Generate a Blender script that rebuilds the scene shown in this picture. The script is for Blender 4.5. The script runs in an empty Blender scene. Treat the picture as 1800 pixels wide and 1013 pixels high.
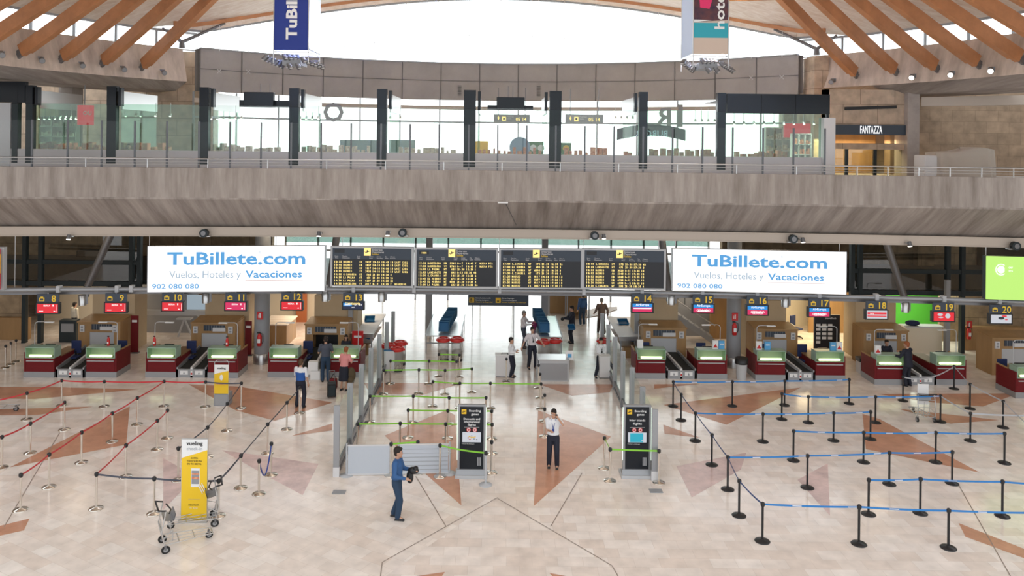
import bpy, math, random
from mathutils import Vector, Matrix
random.seed(7)
C = bpy.context.scene.collection
PI = math.pi
# ------------------------------------------------------------------ camera, sky, light, exposure
F, H, VX, VY, RO = 1400.0, 9.9, 876.0, 245.0, 0.011
cam = bpy.data.cameras.new('camera'); co = bpy.data.objects.new('camera', cam); C.objects.link(co)
cam.sensor_width = 36; cam.lens = F/1800*36; cam.shift_x = (900-VX)/1800; cam.shift_y = (VY-506.5)/1800
cam.clip_end = 400
c_, s_ = math.cos(RO), math.sin(RO)
co.matrix_world = Matrix(((c_, -s_, 0, 0), (0, 0, -1, 0), (s_, c_, 0, H), (0, 0, 0, 1)))
bpy.context.scene.camera = co
W = bpy.data.worlds.new('sky'); bpy.context.scene.world = W; W.use_nodes = True
bg = W.node_tree.nodes['Background']; bg.inputs[0].default_value = (0.93, 0.97, 1.0, 1); 
# overcast white sky, brighter beyond the rear window (the sun side) than behind the camera
_nt = W.node_tree; _tc = _nt.nodes.new('ShaderNodeTexCoord'); _sx = _nt.nodes.new('ShaderNodeSeparateXYZ'); _mr = _nt.nodes.new('ShaderNodeMapRange')
_mr.inputs[1].default_value = -.2; _mr.inputs[2].default_value = .75; _mr.inputs[3].default_value = 1.42; _mr.inputs[4].default_value = 3.6
_nt.links.new(_tc.outputs['Generated'], _sx.inputs[0]); _nt.links.new(_sx.outputs[1], _mr.inputs[0]); _nt.links.new(_mr.outputs[0], bg.inputs[1])
vs = bpy.context.scene.view_settings
vs.view_transform = 'Standard'; vs.look = 'None'; vs.gamma = 1; vs.use_curve_mapping = False; vs.exposure = 0.0
def area(x, y, z, sx, sy, power, col=(1, .82, .6), rot=(0, 0, 0)):
    l = bpy.data.lights.new('ceiling_light', 'AREA'); l.shape = 'RECTANGLE'; l.size = sx; l.size_y = sy
    l.energy = power; l.color = col
    o = bpy.data.objects.new('ceiling_light', l); C.objects.link(o); o.location = (x, y, z); o.rotation_euler = rot
# warm ceiling lights under the mezzanine: check-in rooms and counters
area(-19.5, 40, 2.68, 3, 3, 110); area(-8.4, 39.7, 2.68, 3, 3, 170); area(16.0, 40, 2.68, 3, 3, 190, (1, .78, .45))
area(21.5, 40.5, 2.68, 3, 3, 150, (.9, 1, .8)); area(-13.5, 40, 2.68, 3, 3, 20); area(8.5, 40, 2.68, 4, 2, 60)
# uplights on the two hanging banner frames washing the timber roof, and small shop spotlights
for x in (-7.4, 8.1):
    area(x, 31.0, 13.25, 1.2, 1.2, 1500, (1, .93, .85), (PI, 0, 0))
def spot(x, y, z, power):
    l = bpy.data.lights.new('shop_lamp', 'SPOT'); l.energy = power; l.spot_size = 2.2; l.shadow_soft_size = .04; l.color = (1, .95, .88)
    o = bpy.data.objects.new('shop_lamp', l); C.objects.link(o); o.location = (x, y, z)
for x in (-19.5, -18.0, -15.6, -14.2, 11.5, 12.8, 13.9): spot(x, 35.6, 11.0, 90)
for x in (-18, -14, -9.5, -6, 8, 12, 16.5, 21):
    area(x, 34.4, 5.9, 1.2, 1.2, 18, (1, .8, .55))
# ------------------------------------------------------------------ pixel -> world (level camera with shift, slight roll)
def ray(px, py):
    u, v = (px-VX)/F, (py-VY)/F
    return u*c_+v*s_, -u*s_+v*c_
def at(px, py, Y):
    u, v = ray(px, py); return Vector((u*Y, Y, H-v*Y))
def fl(px, py, z=0.0):
    u, v = ray(px, py); Y = (H-z)/v; return Vector((u*Y, Y, z))
def dY(X): return -1.2*(X/21.0)**2
# ------------------------------------------------------------------ materials
MT = {}
def mat(name, col, rough=.6, metal=0.0, emit=0.0, noise=0.0, nscale=(3, 3, 3), spec=.5, tint=None, rot=(0, 0, 0), bump=0.0):
    if name in MT: return MT[name]
    m = bpy.data.materials.new(name); m.use_nodes = True; nt = m.node_tree; b = nt.nodes['Principled BSDF']
    b.inputs['Base Color'].default_value = (*col, 1); b.inputs['Roughness'].default_value = rough
    b.inputs['Metallic'].default_value = metal; b.inputs['Specular IOR Level'].default_value = spec
    if emit:
        b.inputs['Base Color'].default_value = (*[c*.1 for c in col], 1)
        b.inputs['Emission Color'].default_value = (*col, 1); b.inputs['Emission Strength'].default_value = emit
    if noise:
        tc = nt.nodes.new('ShaderNodeTexCoord'); mp = nt.nodes.new('ShaderNodeMapping'); mp.inputs['Scale'].default_value = nscale
        mp.inputs['Rotation'].default_value = rot
        nz = nt.nodes.new('ShaderNodeTexNoise'); nz.inputs['Scale'].default_value = 1; nz.inputs['Detail'].default_value = 6
        nz.inputs['Roughness'].default_value = .65
        cr = nt.nodes.new('ShaderNodeMapRange'); cr.inputs[1].default_value = .3; cr.inputs[2].default_value = .7
        mx = nt.nodes.new('ShaderNodeMix'); mx.data_type = 'RGBA'
        t = tint or tuple(c*(1-noise) for c in col)
        mx.inputs[6].default_value = (*t, 1); mx.inputs[7].default_value = (*[min(1, c*(1+noise*.6)) for c in col], 1)
        nt.links.new(tc.outputs['Object'], mp.inputs[0]); nt.links.new(mp.outputs[0], nz.inputs[0])
        nt.links.new(nz.outputs[0], cr.inputs[0]); nt.links.new(cr.outputs[0], mx.inputs[0]); nt.links.new(mx.outputs[2], b.inputs['Base Color'])
        if bump:
            bp = nt.nodes.new('ShaderNodeBump'); bp.inputs['Strength'].default_value = bump; bp.inputs['Distance'].default_value = .02
            nt.links.new(nz.outputs[0], bp.inputs['Height']); nt.links.new(bp.outputs[0], b.inputs['Normal'])
    MT[name] = m; return m
def glassm(name, col, gloss=.12, rough=.02):
    if name in MT: return MT[name]
    m = bpy.data.materials.new(name); m.use_nodes = True; nt = m.node_tree; nt.nodes.clear()
    o = nt.nodes.new('ShaderNodeOutputMaterial'); tr = nt.nodes.new('ShaderNodeBsdfTransparent'); gl = nt.nodes.new('ShaderNodeBsdfGlossy')
    mx = nt.nodes.new('ShaderNodeMixShader'); tr.inputs[0].default_value = (*col, 1); gl.inputs['Roughness'].default_value = rough
    mx.inputs[0].default_value = gloss
    nt.links.new(tr.outputs[0], mx.inputs[1]); nt.links.new(gl.outputs[0], mx.inputs[2]); nt.links.new(mx.outputs[0], o.inputs[0])
    MT[name] = m; return m
def stone(name, c1, c2, bw, bh, mortar, rough=.5, msize=.01, rot=(0, 0, 0), noise=.25, coat=0.0):
    """blocks or tiles laid in courses; colour varies block by block"""
    m = bpy.data.materials.new(name); m.use_nodes = True; nt = m.node_tree; b = nt.nodes['Principled BSDF']
    N, L = nt.nodes.new, nt.links.new
    tc = N('ShaderNodeTexCoord'); mp = N('ShaderNodeMapping'); mp.inputs['Rotation'].default_value = rot
    L(tc.outputs['Object'], mp.inputs[0])
    br = N('ShaderNodeTexBrick'); br.offset = .5; br.inputs['Scale'].default_value = 1
    br.inputs['Brick Width'].default_value = bw; br.inputs['Row Height'].default_value = bh
    br.inputs['Mortar Size'].default_value = msize; br.inputs['Mortar Smooth'].default_value = .1
    br.inputs['Color1'].default_value = (*c1, 1); br.inputs['Color2'].default_value = (*c2, 1); br.inputs['Mortar'].default_value = (*mortar, 1)
    L(mp.outputs[0], br.inputs['Vector'])
    nz = N('ShaderNodeTexNoise'); nz.inputs['Scale'].default_value = 2.3; nz.inputs['Detail'].default_value = 8; L(mp.outputs[0], nz.inputs[0])
    cr = N('ShaderNodeMapRange'); cr.inputs[1].default_value = .3; cr.inputs[2].default_value = .7; cr.inputs[3].default_value = 1-noise; cr.inputs[4].default_value = 1+noise*.4
    L(nz.outputs[0], cr.inputs[0])
    mx = N('ShaderNodeMix'); mx.data_type = 'RGBA'; mx.blend_type = 'MULTIPLY'; mx.inputs[0].default_value = 1
    L(br.outputs[0], mx.inputs[6]); L(cr.outputs[0], mx.inputs[7]); L(mx.outputs[2], b.inputs['Base Color'])
    b.inputs['Roughness'].default_value = rough
    if rough < .3: b.inputs['Specular IOR Level'].default_value = .75
    MT[name] = m; return m
M = lambda n: MT[n]
TILE = stone('floor_tile', (.97, .89, .83), (.86, .745, .665), .60, .42, (.72, .62, .55), .17, .003, noise=.14)
stone('floor_tile_turned', (.96, .89, .83), (.87, .76, .68), .60, .42, (.72, .62, .55), .17, .003, rot=(0, 0, .52), noise=.14)
mat('inlay_brown', (.60, .31, .20), .25, noise=.2, nscale=(1.5, 1.5, 1.5))
mat('inlay_pink', (.72, .54, .51), .25, noise=.3, nscale=(1.2, 1.2, 1.2))
mat('joint', (.30, .24, .2), .5)
stone('stone_wall', (.62, .48, .36), (.54, .41, .30), 1.6, .9, (.30, .22, .16), .7, .012, rot=(PI/2, 0, 0), noise=.3)
stone('stone_dark', (.44, .32, .20), (.37, .26, .16), 2.2, 1.2, (.17, .12, .08), .7, .012, rot=(PI/2, 0, 0), noise=.35)
mat('concrete', (.36, .32, .295), .8, noise=.42, nscale=(2.6, .35, .35), tint=(.24, .205, .18), bump=.35)
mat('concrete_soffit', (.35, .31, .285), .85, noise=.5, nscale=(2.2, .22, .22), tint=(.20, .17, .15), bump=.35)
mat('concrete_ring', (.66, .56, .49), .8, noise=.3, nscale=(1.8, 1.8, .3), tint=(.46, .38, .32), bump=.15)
mat('concrete_plain', (.42, .37, .34), .8, noise=.25, nscale=(.8, .8, .8))
mat('panel_gray', (.38, .35, .33), .7, noise=.14, nscale=(.5, .5, .5))
mat('panel_joint', (.16, .15, .15), .8)
mat('wood_beam', (.50, .22, .095), .55, noise=.25, nscale=(1.2, 1.2, 1.2), bump=.05)
mat('wood_deck', (.90, .82, .74), .65, noise=.1, nscale=(.4, 5, 5), tint=(.74, .60, .48))
mat('wood_panel', (.40, .235, .10), .5, noise=.18, nscale=(2, 2, .3))
mat('wood_dark', (.26, .15, .07), .5, noise=.2, nscale=(2, 2, .3))
mat('beige_wall', (.52, .40, .26), .7, noise=.1, nscale=(.6, .6, .6))
mat('cream_wall', (.80, .72, .58), .7)
mat('orange_wall', (.52, .16, .06), .6)
mat('green_wall', (.12, .55, .05), .6)
mat('maroon', (.17, .014, .018), .5, spec=.2, noise=.12, nscale=(1, 1, 8))
mat('steel', (.58, .58, .58), .3, .9)
mat('steel_dark', (.20, .20, .21), .4, .6)
mat('alu', (.36, .37, .39), .45, .5)
mat('light_gray', (.50, .51, .53), .55)
mat('mid_gray', (.30, .31, .33), .55)
mat('plinth_gray', (.52, .50, .52), .4, noise=.06, nscale=(.5, .5, .5))
mat('frame_dark', (.02, .03, .035), .4, spec=.3)
mat('black', (.012, .012, .014), .4)
mat('black_gloss', (.010, .014, .02), .2, spec=.3)
mat('rubber', (.02, .02, .02), .8)
mat('chrome', (.72, .68, .62), .16, 1.0)
mat('white', (.78, .78, .78), .5)
mat('offwhite', (.68, .67, .68), .5)
mat('trough', (.55, .47, .40), .6)
mat('red', (.60, .02, .02), .4)
mat('red_lid', (.58, .025, .02), .35)
mat('blue', (.02, .16, .36), .45)
mat('navy', (.012, .02, .075), .7)
mat('yellow', (.85, .52, .02), .5)
mat('green_belt', (.25, .62, .05), .5)
mat('red_belt', (.60, .04, .05), .5)
mat('blue_belt', (.03, .22, .58), .5)
mat('dark_belt', (.07, .08, .11), .5)
mat('white_belt', (.50, .52, .56), .5)
mat('print_white', (.85, .85, .85), .5)
mat('print_yellow', (.9, .6, .05), .5)
mat('print_black', (.02, .02, .02), .6)
mat('print_gray', (.35, .38, .42), .6)
mat('skin', (.55, .31, .21), .5); mat('skin_dark', (.30, .16, .10), .5)
mat('goods', (.6, .35, .2), .6, noise=.9, nscale=(6, 6, 9), tint=(.5, .06, .04))
mat('goods_pale', (.75, .72, .62), .6, noise=.6, nscale=(5, 5, 8), tint=(.35, .2, .15))
mat('rubbish', (.42, .38, .32), .6, noise=.6, nscale=(14, 14, 14), tint=(.12, .1, .08))
mat('cloth', (.50, .44, .38), .9)
mat('glow_white', (1, 1, 1), .5, emit=1.1)
mat('glow_warm', (1, .92, .62), .5, emit=4.0)
mat('glow_edge', (.85, 1, .85), .5, emit=1.3)
mat('glow_amber', (1, .76, .24), .5, emit=1.3)
mat('glow_lamp', (1, .95, .85), .5, emit=6)
mat('glow_red', (.80, .015, .03), .3, emit=.9); mat('screen_pink', (.72, .02, .12), .3, emit=.9)
mat('screen_blue', (.01, .28, .75), .3, emit=.9); mat('screen_dark', (.015, .03, .10), .3, emit=.5)
mat('screen_white', (.75, .78, .85), .3, emit=.7); mat('screen_cyan', (.02, .45, .60), .3, emit=.8)
mat('screen_lime', (.50, .84, .17), .3, emit=1.0); mat('glow_sign_blue', (.09, .36, .72), .5, emit=.95)
mat('glow_sign_gray', (.36, .48, .60), .5, emit=.9)
mat('board_blue', (.035, .05, .075), .4); mat('board_black', (.012, .014, .02), .4)
mat('ground_out', (.8, .8, .8), .8)
mat('banner_blue', (.012, .035, .26), .6); mat('banner_pale', (.55, .66, .90), .6); mat('banner_sand', (.62, .50, .42), .6)
mat('banner_teal', (.03, .38, .48), .6); mat('banner_night', (.10, .03, .03), .6, noise=.8, nscale=(3, 3, 3), tint=(.03, .02, .05))
mat('banner_pink', (.75, .03, .15), .6)
glassm('glass', (.93, .96, .94), .05); glassm('glass_green', (.70, .83, .75), .07); glassm('glass_bin', (.80, .80, .79), .34, .6)
glassm('glass_dim', (.62, .66, .64), .1); glassm('glass_clear', (.97, .99, .98), .02)
def frosted():
    m = bpy.data.materials.new('hutch_glass'); m.use_nodes = True; nt = m.node_tree; nt.nodes.clear()
    o = nt.nodes.new('ShaderNodeOutputMaterial'); tr = nt.nodes.new('ShaderNodeBsdfTransparent'); df = nt.nodes.new('ShaderNodeBsdfDiffuse')
    tl = nt.nodes.new('ShaderNodeBsdfTranslucent'); a = nt.nodes.new('ShaderNodeMixShader'); b2 = nt.nodes.new('ShaderNodeMixShader')
    tr.inputs[0].default_value = (.86, .97, .88, 1); df.inputs[0].default_value = (.16, .27, .20, 1); tl.inputs[0].default_value = (.50, .70, .42, 1)
    a.inputs[0].default_value = .5; b2.inputs[0].default_value = .34
    nt.links.new(df.outputs[0], a.inputs[1]); nt.links.new(tl.outputs[0], a.inputs[2])
    nt.links.new(tr.outputs[0], b2.inputs[1]); nt.links.new(a.outputs[0], b2.inputs[2]); nt.links.new(b2.outputs[0], o.inputs[0])
    MT['hutch_glass'] = m
frosted()
# ------------------------------------------------------------------ mesh helpers
_str = {}
def strmesh(s, bold=0.0):
    k = (s, bold)
    if k not in _str:
        cu = bpy.data.curves.new('t', 'FONT'); cu.body = s; cu.size = 1; cu.resolution_u = 2; cu.offset = bold; cu.fill_mode = 'FRONT'
        o = bpy.data.objects.new('t', cu); C.objects.link(o)
        me = bpy.data.meshes.new_from_object(o.evaluated_get(bpy.context.evaluated_depsgraph_get()))
        v = [tuple(x.co) for x in me.vertices]; f = [tuple(p.vertices) for p in me.polygons]
        bpy.data.objects.remove(o); bpy.data.curves.remove(cu); bpy.data.meshes.remove(me)
        _str[k] = (v, f)
    return _str[k]
class MB:
    def __init__(s): s.v = []; s.f = []; s.m = []; s.s = []
    def add(s, v, f, m=0, sm=False):
        n = len(s.v); s.v += [tuple(x) for x in v]
        for q in f: s.f.append([i+n for i in q]); s.m.append(m); s.s.append(sm)
        return s
    def box(s, x0, x1, y0, y1, z0, z1, m=0, T=None):
        v = [Vector((x, y, z)) for z in (z0, z1) for y in (y0, y1) for x in (x0, x1)]
        if T: v = [T @ p for p in v]
        return s.add(v, [(0, 2, 3, 1), (4, 5, 7, 6), (0, 1, 5, 4), (2, 6, 7, 3), (0, 4, 6, 2), (1, 3, 7, 5)], m)
    def cbox(s, c, d, m=0, T=None):
        return s.box(c[0]-d[0]/2, c[0]+d[0]/2, c[1]-d[1]/2, c[1]+d[1]/2, c[2]-d[2]/2, c[2]+d[2]/2, m, T)
    def cyl(s, p0, p1, r0, r1=None, n=12, m=0, sm=True):
        p0, p1 = Vector(p0), Vector(p1); r1 = r0 if r1 is None else r1
        d = (p1-p0).normalized(); a = d.orthogonal().normalized(); b = d.cross(a)
        v = []
        for p, r in ((p0, r0), (p1, r1)):
            for i in range(n):
                t = 2*PI*i/n; v.append(p+a*math.cos(t)*r+b*math.sin(t)*r)
        s.add(v, [(i, (i+1) % n, n+(i+1) % n, n+i) for i in range(n)], m, sm)
        s.add(v[:n], [tuple(range(n))[::-1]], m); s.add(v[n:], [tuple(range(n))], m)
        return s
    def beam(s, p0, p1, w, h, m=0, up=(0, 0, 1)):
        p0, p1 = Vector(p0), Vector(p1); d = (p1-p0).normalized(); a = d.cross(Vector(up)).normalized(); b = a.cross(d)
        v = [p+a*x*w/2+b*y*h/2 for p in (p0, p1) for x, y in ((-1, -1), (1, -1), (1, 1), (-1, 1))]
        return s.add(v, [(0, 1, 5, 4), (1, 2, 6, 5), (2, 3, 7, 6), (3, 0, 4, 7), (3, 2, 1, 0), (4, 5, 6, 7)], m)
    def tube(s, pts, r, n=8, m=0):
        for a, b in zip(pts[:-1], pts[1:]): s.cyl(a, b, r, n=n, m=m)
        for p in pts[1:-1]: s.ball(p, r, m=m, n=n, k=4)
        return s
    def ball(s, c, r, m=0, n=12, k=8, sc=(1, 1, 1), T=None):
        v = []
        for j in range(k+1):
            ph = PI*j/k
            for i in range(n):
                t = 2*PI*i/n; p = Vector((math.sin(ph)*math.cos(t)*r*sc[0], math.sin(ph)*math.sin(t)*r*sc[1], math.cos(ph)*r*sc[2]))
                v.append((T @ p if T else p)+Vector(c))
        return s.add(v, [(j*n+i, (j+1)*n+i, (j+1)*n+(i+1) % n, j*n+(i+1) % n) for j in range(k) for i in range(n)], m, True)
    def lathe(s, prof, c=(0, 0, 0), n=24, m=0, sm=True):
        v = []
        for r, z in prof:
            for i in range(n):
                t = 2*PI*i/n; v.append((c[0]+r*math.cos(t), c[1]+r*math.sin(t), c[2]+z))
        k = len(prof)
        s.add(v, [(j*n+i, j*n+(i+1) % n, (j+1)*n+(i+1) % n, (j+1)*n+i) for j in range(k-1) for i in range(n)], m, sm)
        s.add(v[:n], [tuple(range(n))[::-1]], m); s.add(v[-n:], [tuple(range(n))], m)
        return s
    def poly(s, pts, m=0): return s.add(pts, [tuple(range(len(pts)))], m)
    def prism(s, pts, d, m=0):
        d = Vector(d); n = len(pts); v = [Vector(p) for p in pts]+[Vector(p)+d for p in pts]
        return s.add(v, [tuple(range(n))[::-1], tuple(range(n, 2*n))]+[(i, (i+1) % n, n+(i+1) % n, n+i) for i in range(n)], m)
    def sheet(s, rows, m=0, sm=False, thick=None):
        n = len(rows[0]); v = [p for r in rows for p in r]
        f = [(j*n+i, j*n+i+1, (j+1)*n+i+1, (j+1)*n+i) for j in range(len(rows)-1) for i in range(n-1)]
        return s.add(v, f, m, sm)
    def text(s, t, o, size, m=0, align='c', bold=0.0, ex=(1, 0, 0), ez=(0, 0, 1), wscale=1.0, fit=None, off=.004):
        v, f = strmesh(t, bold)
        if not v: return s
        x0 = min(p[0] for p in v); x1 = max(p[0] for p in v)
        ex, ez, o = Vector(ex), Vector(ez), Vector(o)
        if fit: wscale = fit/((x1-x0)*size)
        sh = {'c': (x0+x1)/2, 'l': x0, 'r': x1}[align]
        nrm = ex.cross(ez)
        vv = [o+ex*((p[0]-sh)*size*wscale)+ez*(p[1]*size)+nrm*off for p in v]
        return s.add(vv, f, m)
    def build(s, name, mats, parent=None, world=False, kind=None, bevel=0):
        me = bpy.data.meshes.new(name); v = s.v
        if world and parent is not None:
            L = parent.location; v = [(p[0]-L[0], p[1]-L[1], p[2]-L[2]) for p in v]
        me.from_pydata(v, [], s.f); me.update()
        if isinstance(mats, str): mats = [mats]
        for q in mats: me.materials.append(MT[q])
        me.polygons.foreach_set('material_index', s.m); me.polygons.foreach_set('use_smooth', s.s)
        o = bpy.data.objects.new(name, me); C.objects.link(o)
        if parent is not None: o.parent = parent
        if kind: o['kind'] = kind
        if bevel:
            bv = o.modifiers.new('b', 'BEVEL'); bv.width = bevel; bv.segments = 2; bv.limit_method = 'ANGLE'
        return o
def tag(o, label, cat, group=None, kind=None):
    o['label'] = label; o['category'] = cat
    if group: o['group'] = group
    if kind: o['kind'] = kind
    return o
def thing(name, label, cat, loc=(0, 0, 0), rz=0, group=None):
    o = bpy.data.objects.new(name, None); C.objects.link(o); o.empty_display_size = .2
    o.location = loc; o.rotation_euler = (0, 0, rz); return tag(o, label, cat, group)
def struct(name, mb, mats): return mb.build(name, mats, kind='structure')
def dup(root, loc, rz=0, label=None, group=None):
    r = root.copy(); C.objects.link(r); r.location = loc; r.rotation_euler = (0, 0, rz)
    if label: r['label'] = label
    if group: r['group'] = group
    for ch in list(root.children):
        c = ch.copy(); C.objects.link(c); c.parent = r
        for g in list(ch.children):
            d = g.copy(); C.objects.link(d); d.parent = c
    return r
def V(*a): return Vector(a)
# ================================================================== THE SETTING
# ---- floor: pale stone tiles with brown and pink star inlays
mb = MB()
mb.poly([(-34, 4, 0), (34, 4, 0), (34, 60, 0), (-34, 60, 0)], 0)
mb.poly([fl(875, 875)+V(0, 0, .001), fl(640, 1040)+V(0, 0, .001), fl(-150, 1040)+V(0, 0, .001), fl(105, 761)+V(0, 0, .001), fl(330, 690)+V(0, 0, .001), fl(731, 838)+V(0, 0, .001)], 1)
inl = [
 (2, [(-60, 680), (95, 681), (245, 685), (60, 702), (-60, 700)]), (2, [(-60, 722), (165, 715), (66, 730), (-60, 731)]),
 (2, [(17, 822), (228, 715), (222, 782)]), (2, [(-80, 960), (-60, 940), (52, 912), (42, 933)]),
 (2, [(331, 676), (420, 680), (585, 708), (483, 740), (415, 722)]), (2, [(511, 767), (584, 745), (584, 757)]),
 (3, [(390, 792), (450, 800), (560, 816), (532, 871), (474, 840)]), (3, [(287, 806), (345, 838), (318, 865), (287, 897)]),
 (2, [(640, 674), (813, 674), (742, 695), (650, 692)]), (2, [(676, 766), (784, 722), (800, 730), (803, 790), (811, 889), (753, 838), (694, 783)]),
 (2, [(946, 722), (1074, 768), (938.5, 890)]), (2, [(948, 676), (1078, 676), (1072, 690), (1005, 696)]),
 (2, [(1166, 747), (1231, 770), (1168, 763)]), (3, [(1189, 820), (1312, 796), (1302, 826), (1216, 875)]),
 (2, [(1166, 712), (1408, 681.5), (1277, 747)]), (2, [(1150, 676), (1232, 675), (1150, 684)]),
 (3, [(1402, 844), (1455, 815), (1459, 907)]), (2, [(1516, 728), (1546, 737), (1722, 831), (1522, 790)]),
 (2, [(1579, 719), (1757, 739), (1671, 745)]), (2, [(1542, 693), (1790, 692), (1728, 715), (1640, 708)]),
 (2, [(1685, 920), (1850, 985), (1850, 1000), (1697, 944)]), (2, [(727, 1014), (782, 1006), (766, 1030), (727, 1030)]), (2, [(966, 1008), (1010, 1016), (985, 1030)]),
]
for k, p in inl: mb.poly([fl(x, y)+V(0, 0, .003) for x, y in p], k)
for a, b in [((875, 875), (672, 989)), ((875, 877), (1076, 995)), ((731, 838), (784, 926)), ((1023, 832), (968, 926)), ((105, 761), (7, 927)),
             ((1685, 853), (1776, 1013)), ((1076, 995), (1090, 1020)), ((672, 989), (668, 1020))]:
    p, q = fl(*a), fl(*b); d = (q-p).normalized().cross(V(0, 0, 1))*.012
    mb.poly([v+V(0, 0, .005) for v in (p-d, q-d, q+d, p+d)], 4)
struct('floor', mb, ['floor_tile', 'floor_tile_turned', 'inlay_brown', 'inlay_pink', 'joint'])
mb = MB(); mb.poly([(-90, 60, -.3), (90, 60, -.3), (90, 160, -.3), (-90, 160, -.3)]); struct('ground_outside', mb, ['ground_out'])
# ---- mezzanine: board-marked concrete edge, slightly bowed towards the hall at both ends
XS = [-27+i*1.5 for i in range(37)]
def loft(prof, xs=XS, mats=(), mb=None, closed=True, smooth=False):
    mb = mb or MB(); rows = [[(x, y+dY(x), z) for y, z in prof] for x in xs]; n = len(prof)
    base = len(mb.v); v = [p for r in rows for p in r]; f = []; ms = []
    for j in range(len(xs)-1):
        for i in range(n if closed else n-1):
            k = (i+1) % n; f.append((j*n+i, j*n+k, (j+1)*n+k, (j+1)*n+i)); ms.append(mats[i] if mats else 0)
    for q, m in zip(f, ms): mb.f.append([a+base for a in q]); mb.m.append(m); mb.s.append(smooth)
    mb.v += v
    mb.f.append([base+i for i in range(n)]); mb.m.append(0); mb.s.append(False)
    mb.f.append([base+(len(xs)-1)*n+i for i in range(n)]); mb.m.append(0); mb.s.append(False)
    return mb
mb = loft([(31, 8.67), (31.3, 8.67), (31.3, 8.4), (49.4, 8.4), (49.4, 7.9), (34.4, 7.9), (33.25, 6.2), (33.0, 6.2), (32.9, 6.26), (31.0, 7.46), (31.0, 7.53)],
          mats=(0, 0, 2, 2, 1, 1, 1, 1, 1, 1, 0))
struct('mezzanine', mb, ['concrete', 'concrete_soffit', 'concrete_plain'])
mb = loft([(32.78, 6.19), (33.1, 6.19), (33.1, 5.84), (32.78, 5.84)]); loft([(32.74, 5.86), (32.80, 5.86), (32.80, 5.82), (32.74, 5.82)], mb=mb)
loft([(32.74, 6.21), (32.80, 6.21), (32.80, 6.18), (32.74, 6.18)], mb=mb)
struct('trim_service_trough', mb, ['trough'])
# ---- circular ring beam of the hall, left and right of the big rear window
CY, RR = 27.0, 20.3
def pol(r, a, z, sgn): return V(sgn*r*math.cos(a), CY+r*math.sin(a), z)
def ring(sgn):
    mb = MB(); A = [math.radians(-32+i*3.0) for i in range(25)]; A[-1] = math.radians(39.6)
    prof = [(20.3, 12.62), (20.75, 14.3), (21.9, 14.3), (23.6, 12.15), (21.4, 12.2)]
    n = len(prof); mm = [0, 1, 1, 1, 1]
    for a in A: mb.v += [tuple(pol(r, a, z, sgn)) for r, z in prof]
    for j in range(len(A)-1):
        for i in range(n):
            k = (i+1) % n; q = [j*n+i, j*n+k, (j+1)*n+k, (j+1)*n+i]
            mb.f.append(q if sgn < 0 else q[::-1]); mb.m.append(mm[i]); mb.s.append(False)
    mb.f += [list(range(n)), [(len(A)-1)*n+i for i in range(n)]]; mb.m += [0, 0]; mb.s += [False]*2
    return mb
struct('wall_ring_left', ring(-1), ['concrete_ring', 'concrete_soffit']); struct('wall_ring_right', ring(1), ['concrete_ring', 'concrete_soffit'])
# clerestory over the ring beam: glass with steel frames
wn = 0
for sgn in (-1, 1):
    mb = MB()
    A = [math.radians(-32+i*2.86) for i in range(27)]
    for i in range(26):
        a, b = A[i], A[i+1]
        mb.poly([pol(21.3, a, 14.3, sgn), pol(21.3, b, 14.3, sgn), pol(21.3, b, 15.2, sgn), pol(21.3, a, 15.2, sgn)], 1)
        mb.beam(pol(21.3, a, 15.2, sgn), pol(21.3, b, 15.2, sgn), .12, .12, 0); mb.beam(pol(21.3, a, 14.32, sgn), pol(21.3, b, 14.32, sgn), .08, .06, 0)
        if i % 2 == 0: mb.beam(pol(21.3, a, 14.3, sgn), pol(21.3, a, 15.2, sgn), .1, .1, 0, up=(0, 1, 0))
    wn += 1; struct('window_%d' % wn, mb, ['alu', 'glass_clear'])
# curved grey panel wall under the rear window
mb = MB(); aL = math.radians(41.5); NA = 15; AA = [PI-aL-(PI-2*aL)*i/NA for i in range(NA+1)]
def arc(r, a, z): return V(r*math.cos(a), CY+r*math.sin(a), z)
for i in range(NA):
    a, b = AA[i], AA[i+1]; z0 = 12.2; 
    mb.add([arc(20.3, a, z0), arc(20.3, b, z0), arc(20.3, b, 14.35), arc(20.3, a, 14.35), arc(20.8, a, z0), arc(20.8, b, z0), arc(20.8, b, 14.35), arc(20.8, a, 14.35)],
           [(0, 1, 2, 3), (5, 4, 7, 6), (3, 2, 6, 7), (1, 0, 4, 5)], 0)
    mb.beam(arc(20.29, a, z0), arc(20.29, a, 14.35), .05, .05, 1, up=(0, 1, 0))
    mb.beam(arc(20.29, a, 13.33), arc(20.29, b, 13.33), .03, .03, 1)
    mb.beam(arc(20.3, a, 14.38), arc(20.3, b, 14.38), .2, .06, 2)
for px in (808, 947, 1225):
    p = at(px, 140, 47); 
    for k in range(7): mb.cbox((p.x, 47.1, 12.5+k*.09), (.22, .05, .03), 1)
struct('wall_rear_upper', mb, ['panel_gray', 'panel_joint', 'alu'])
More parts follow.
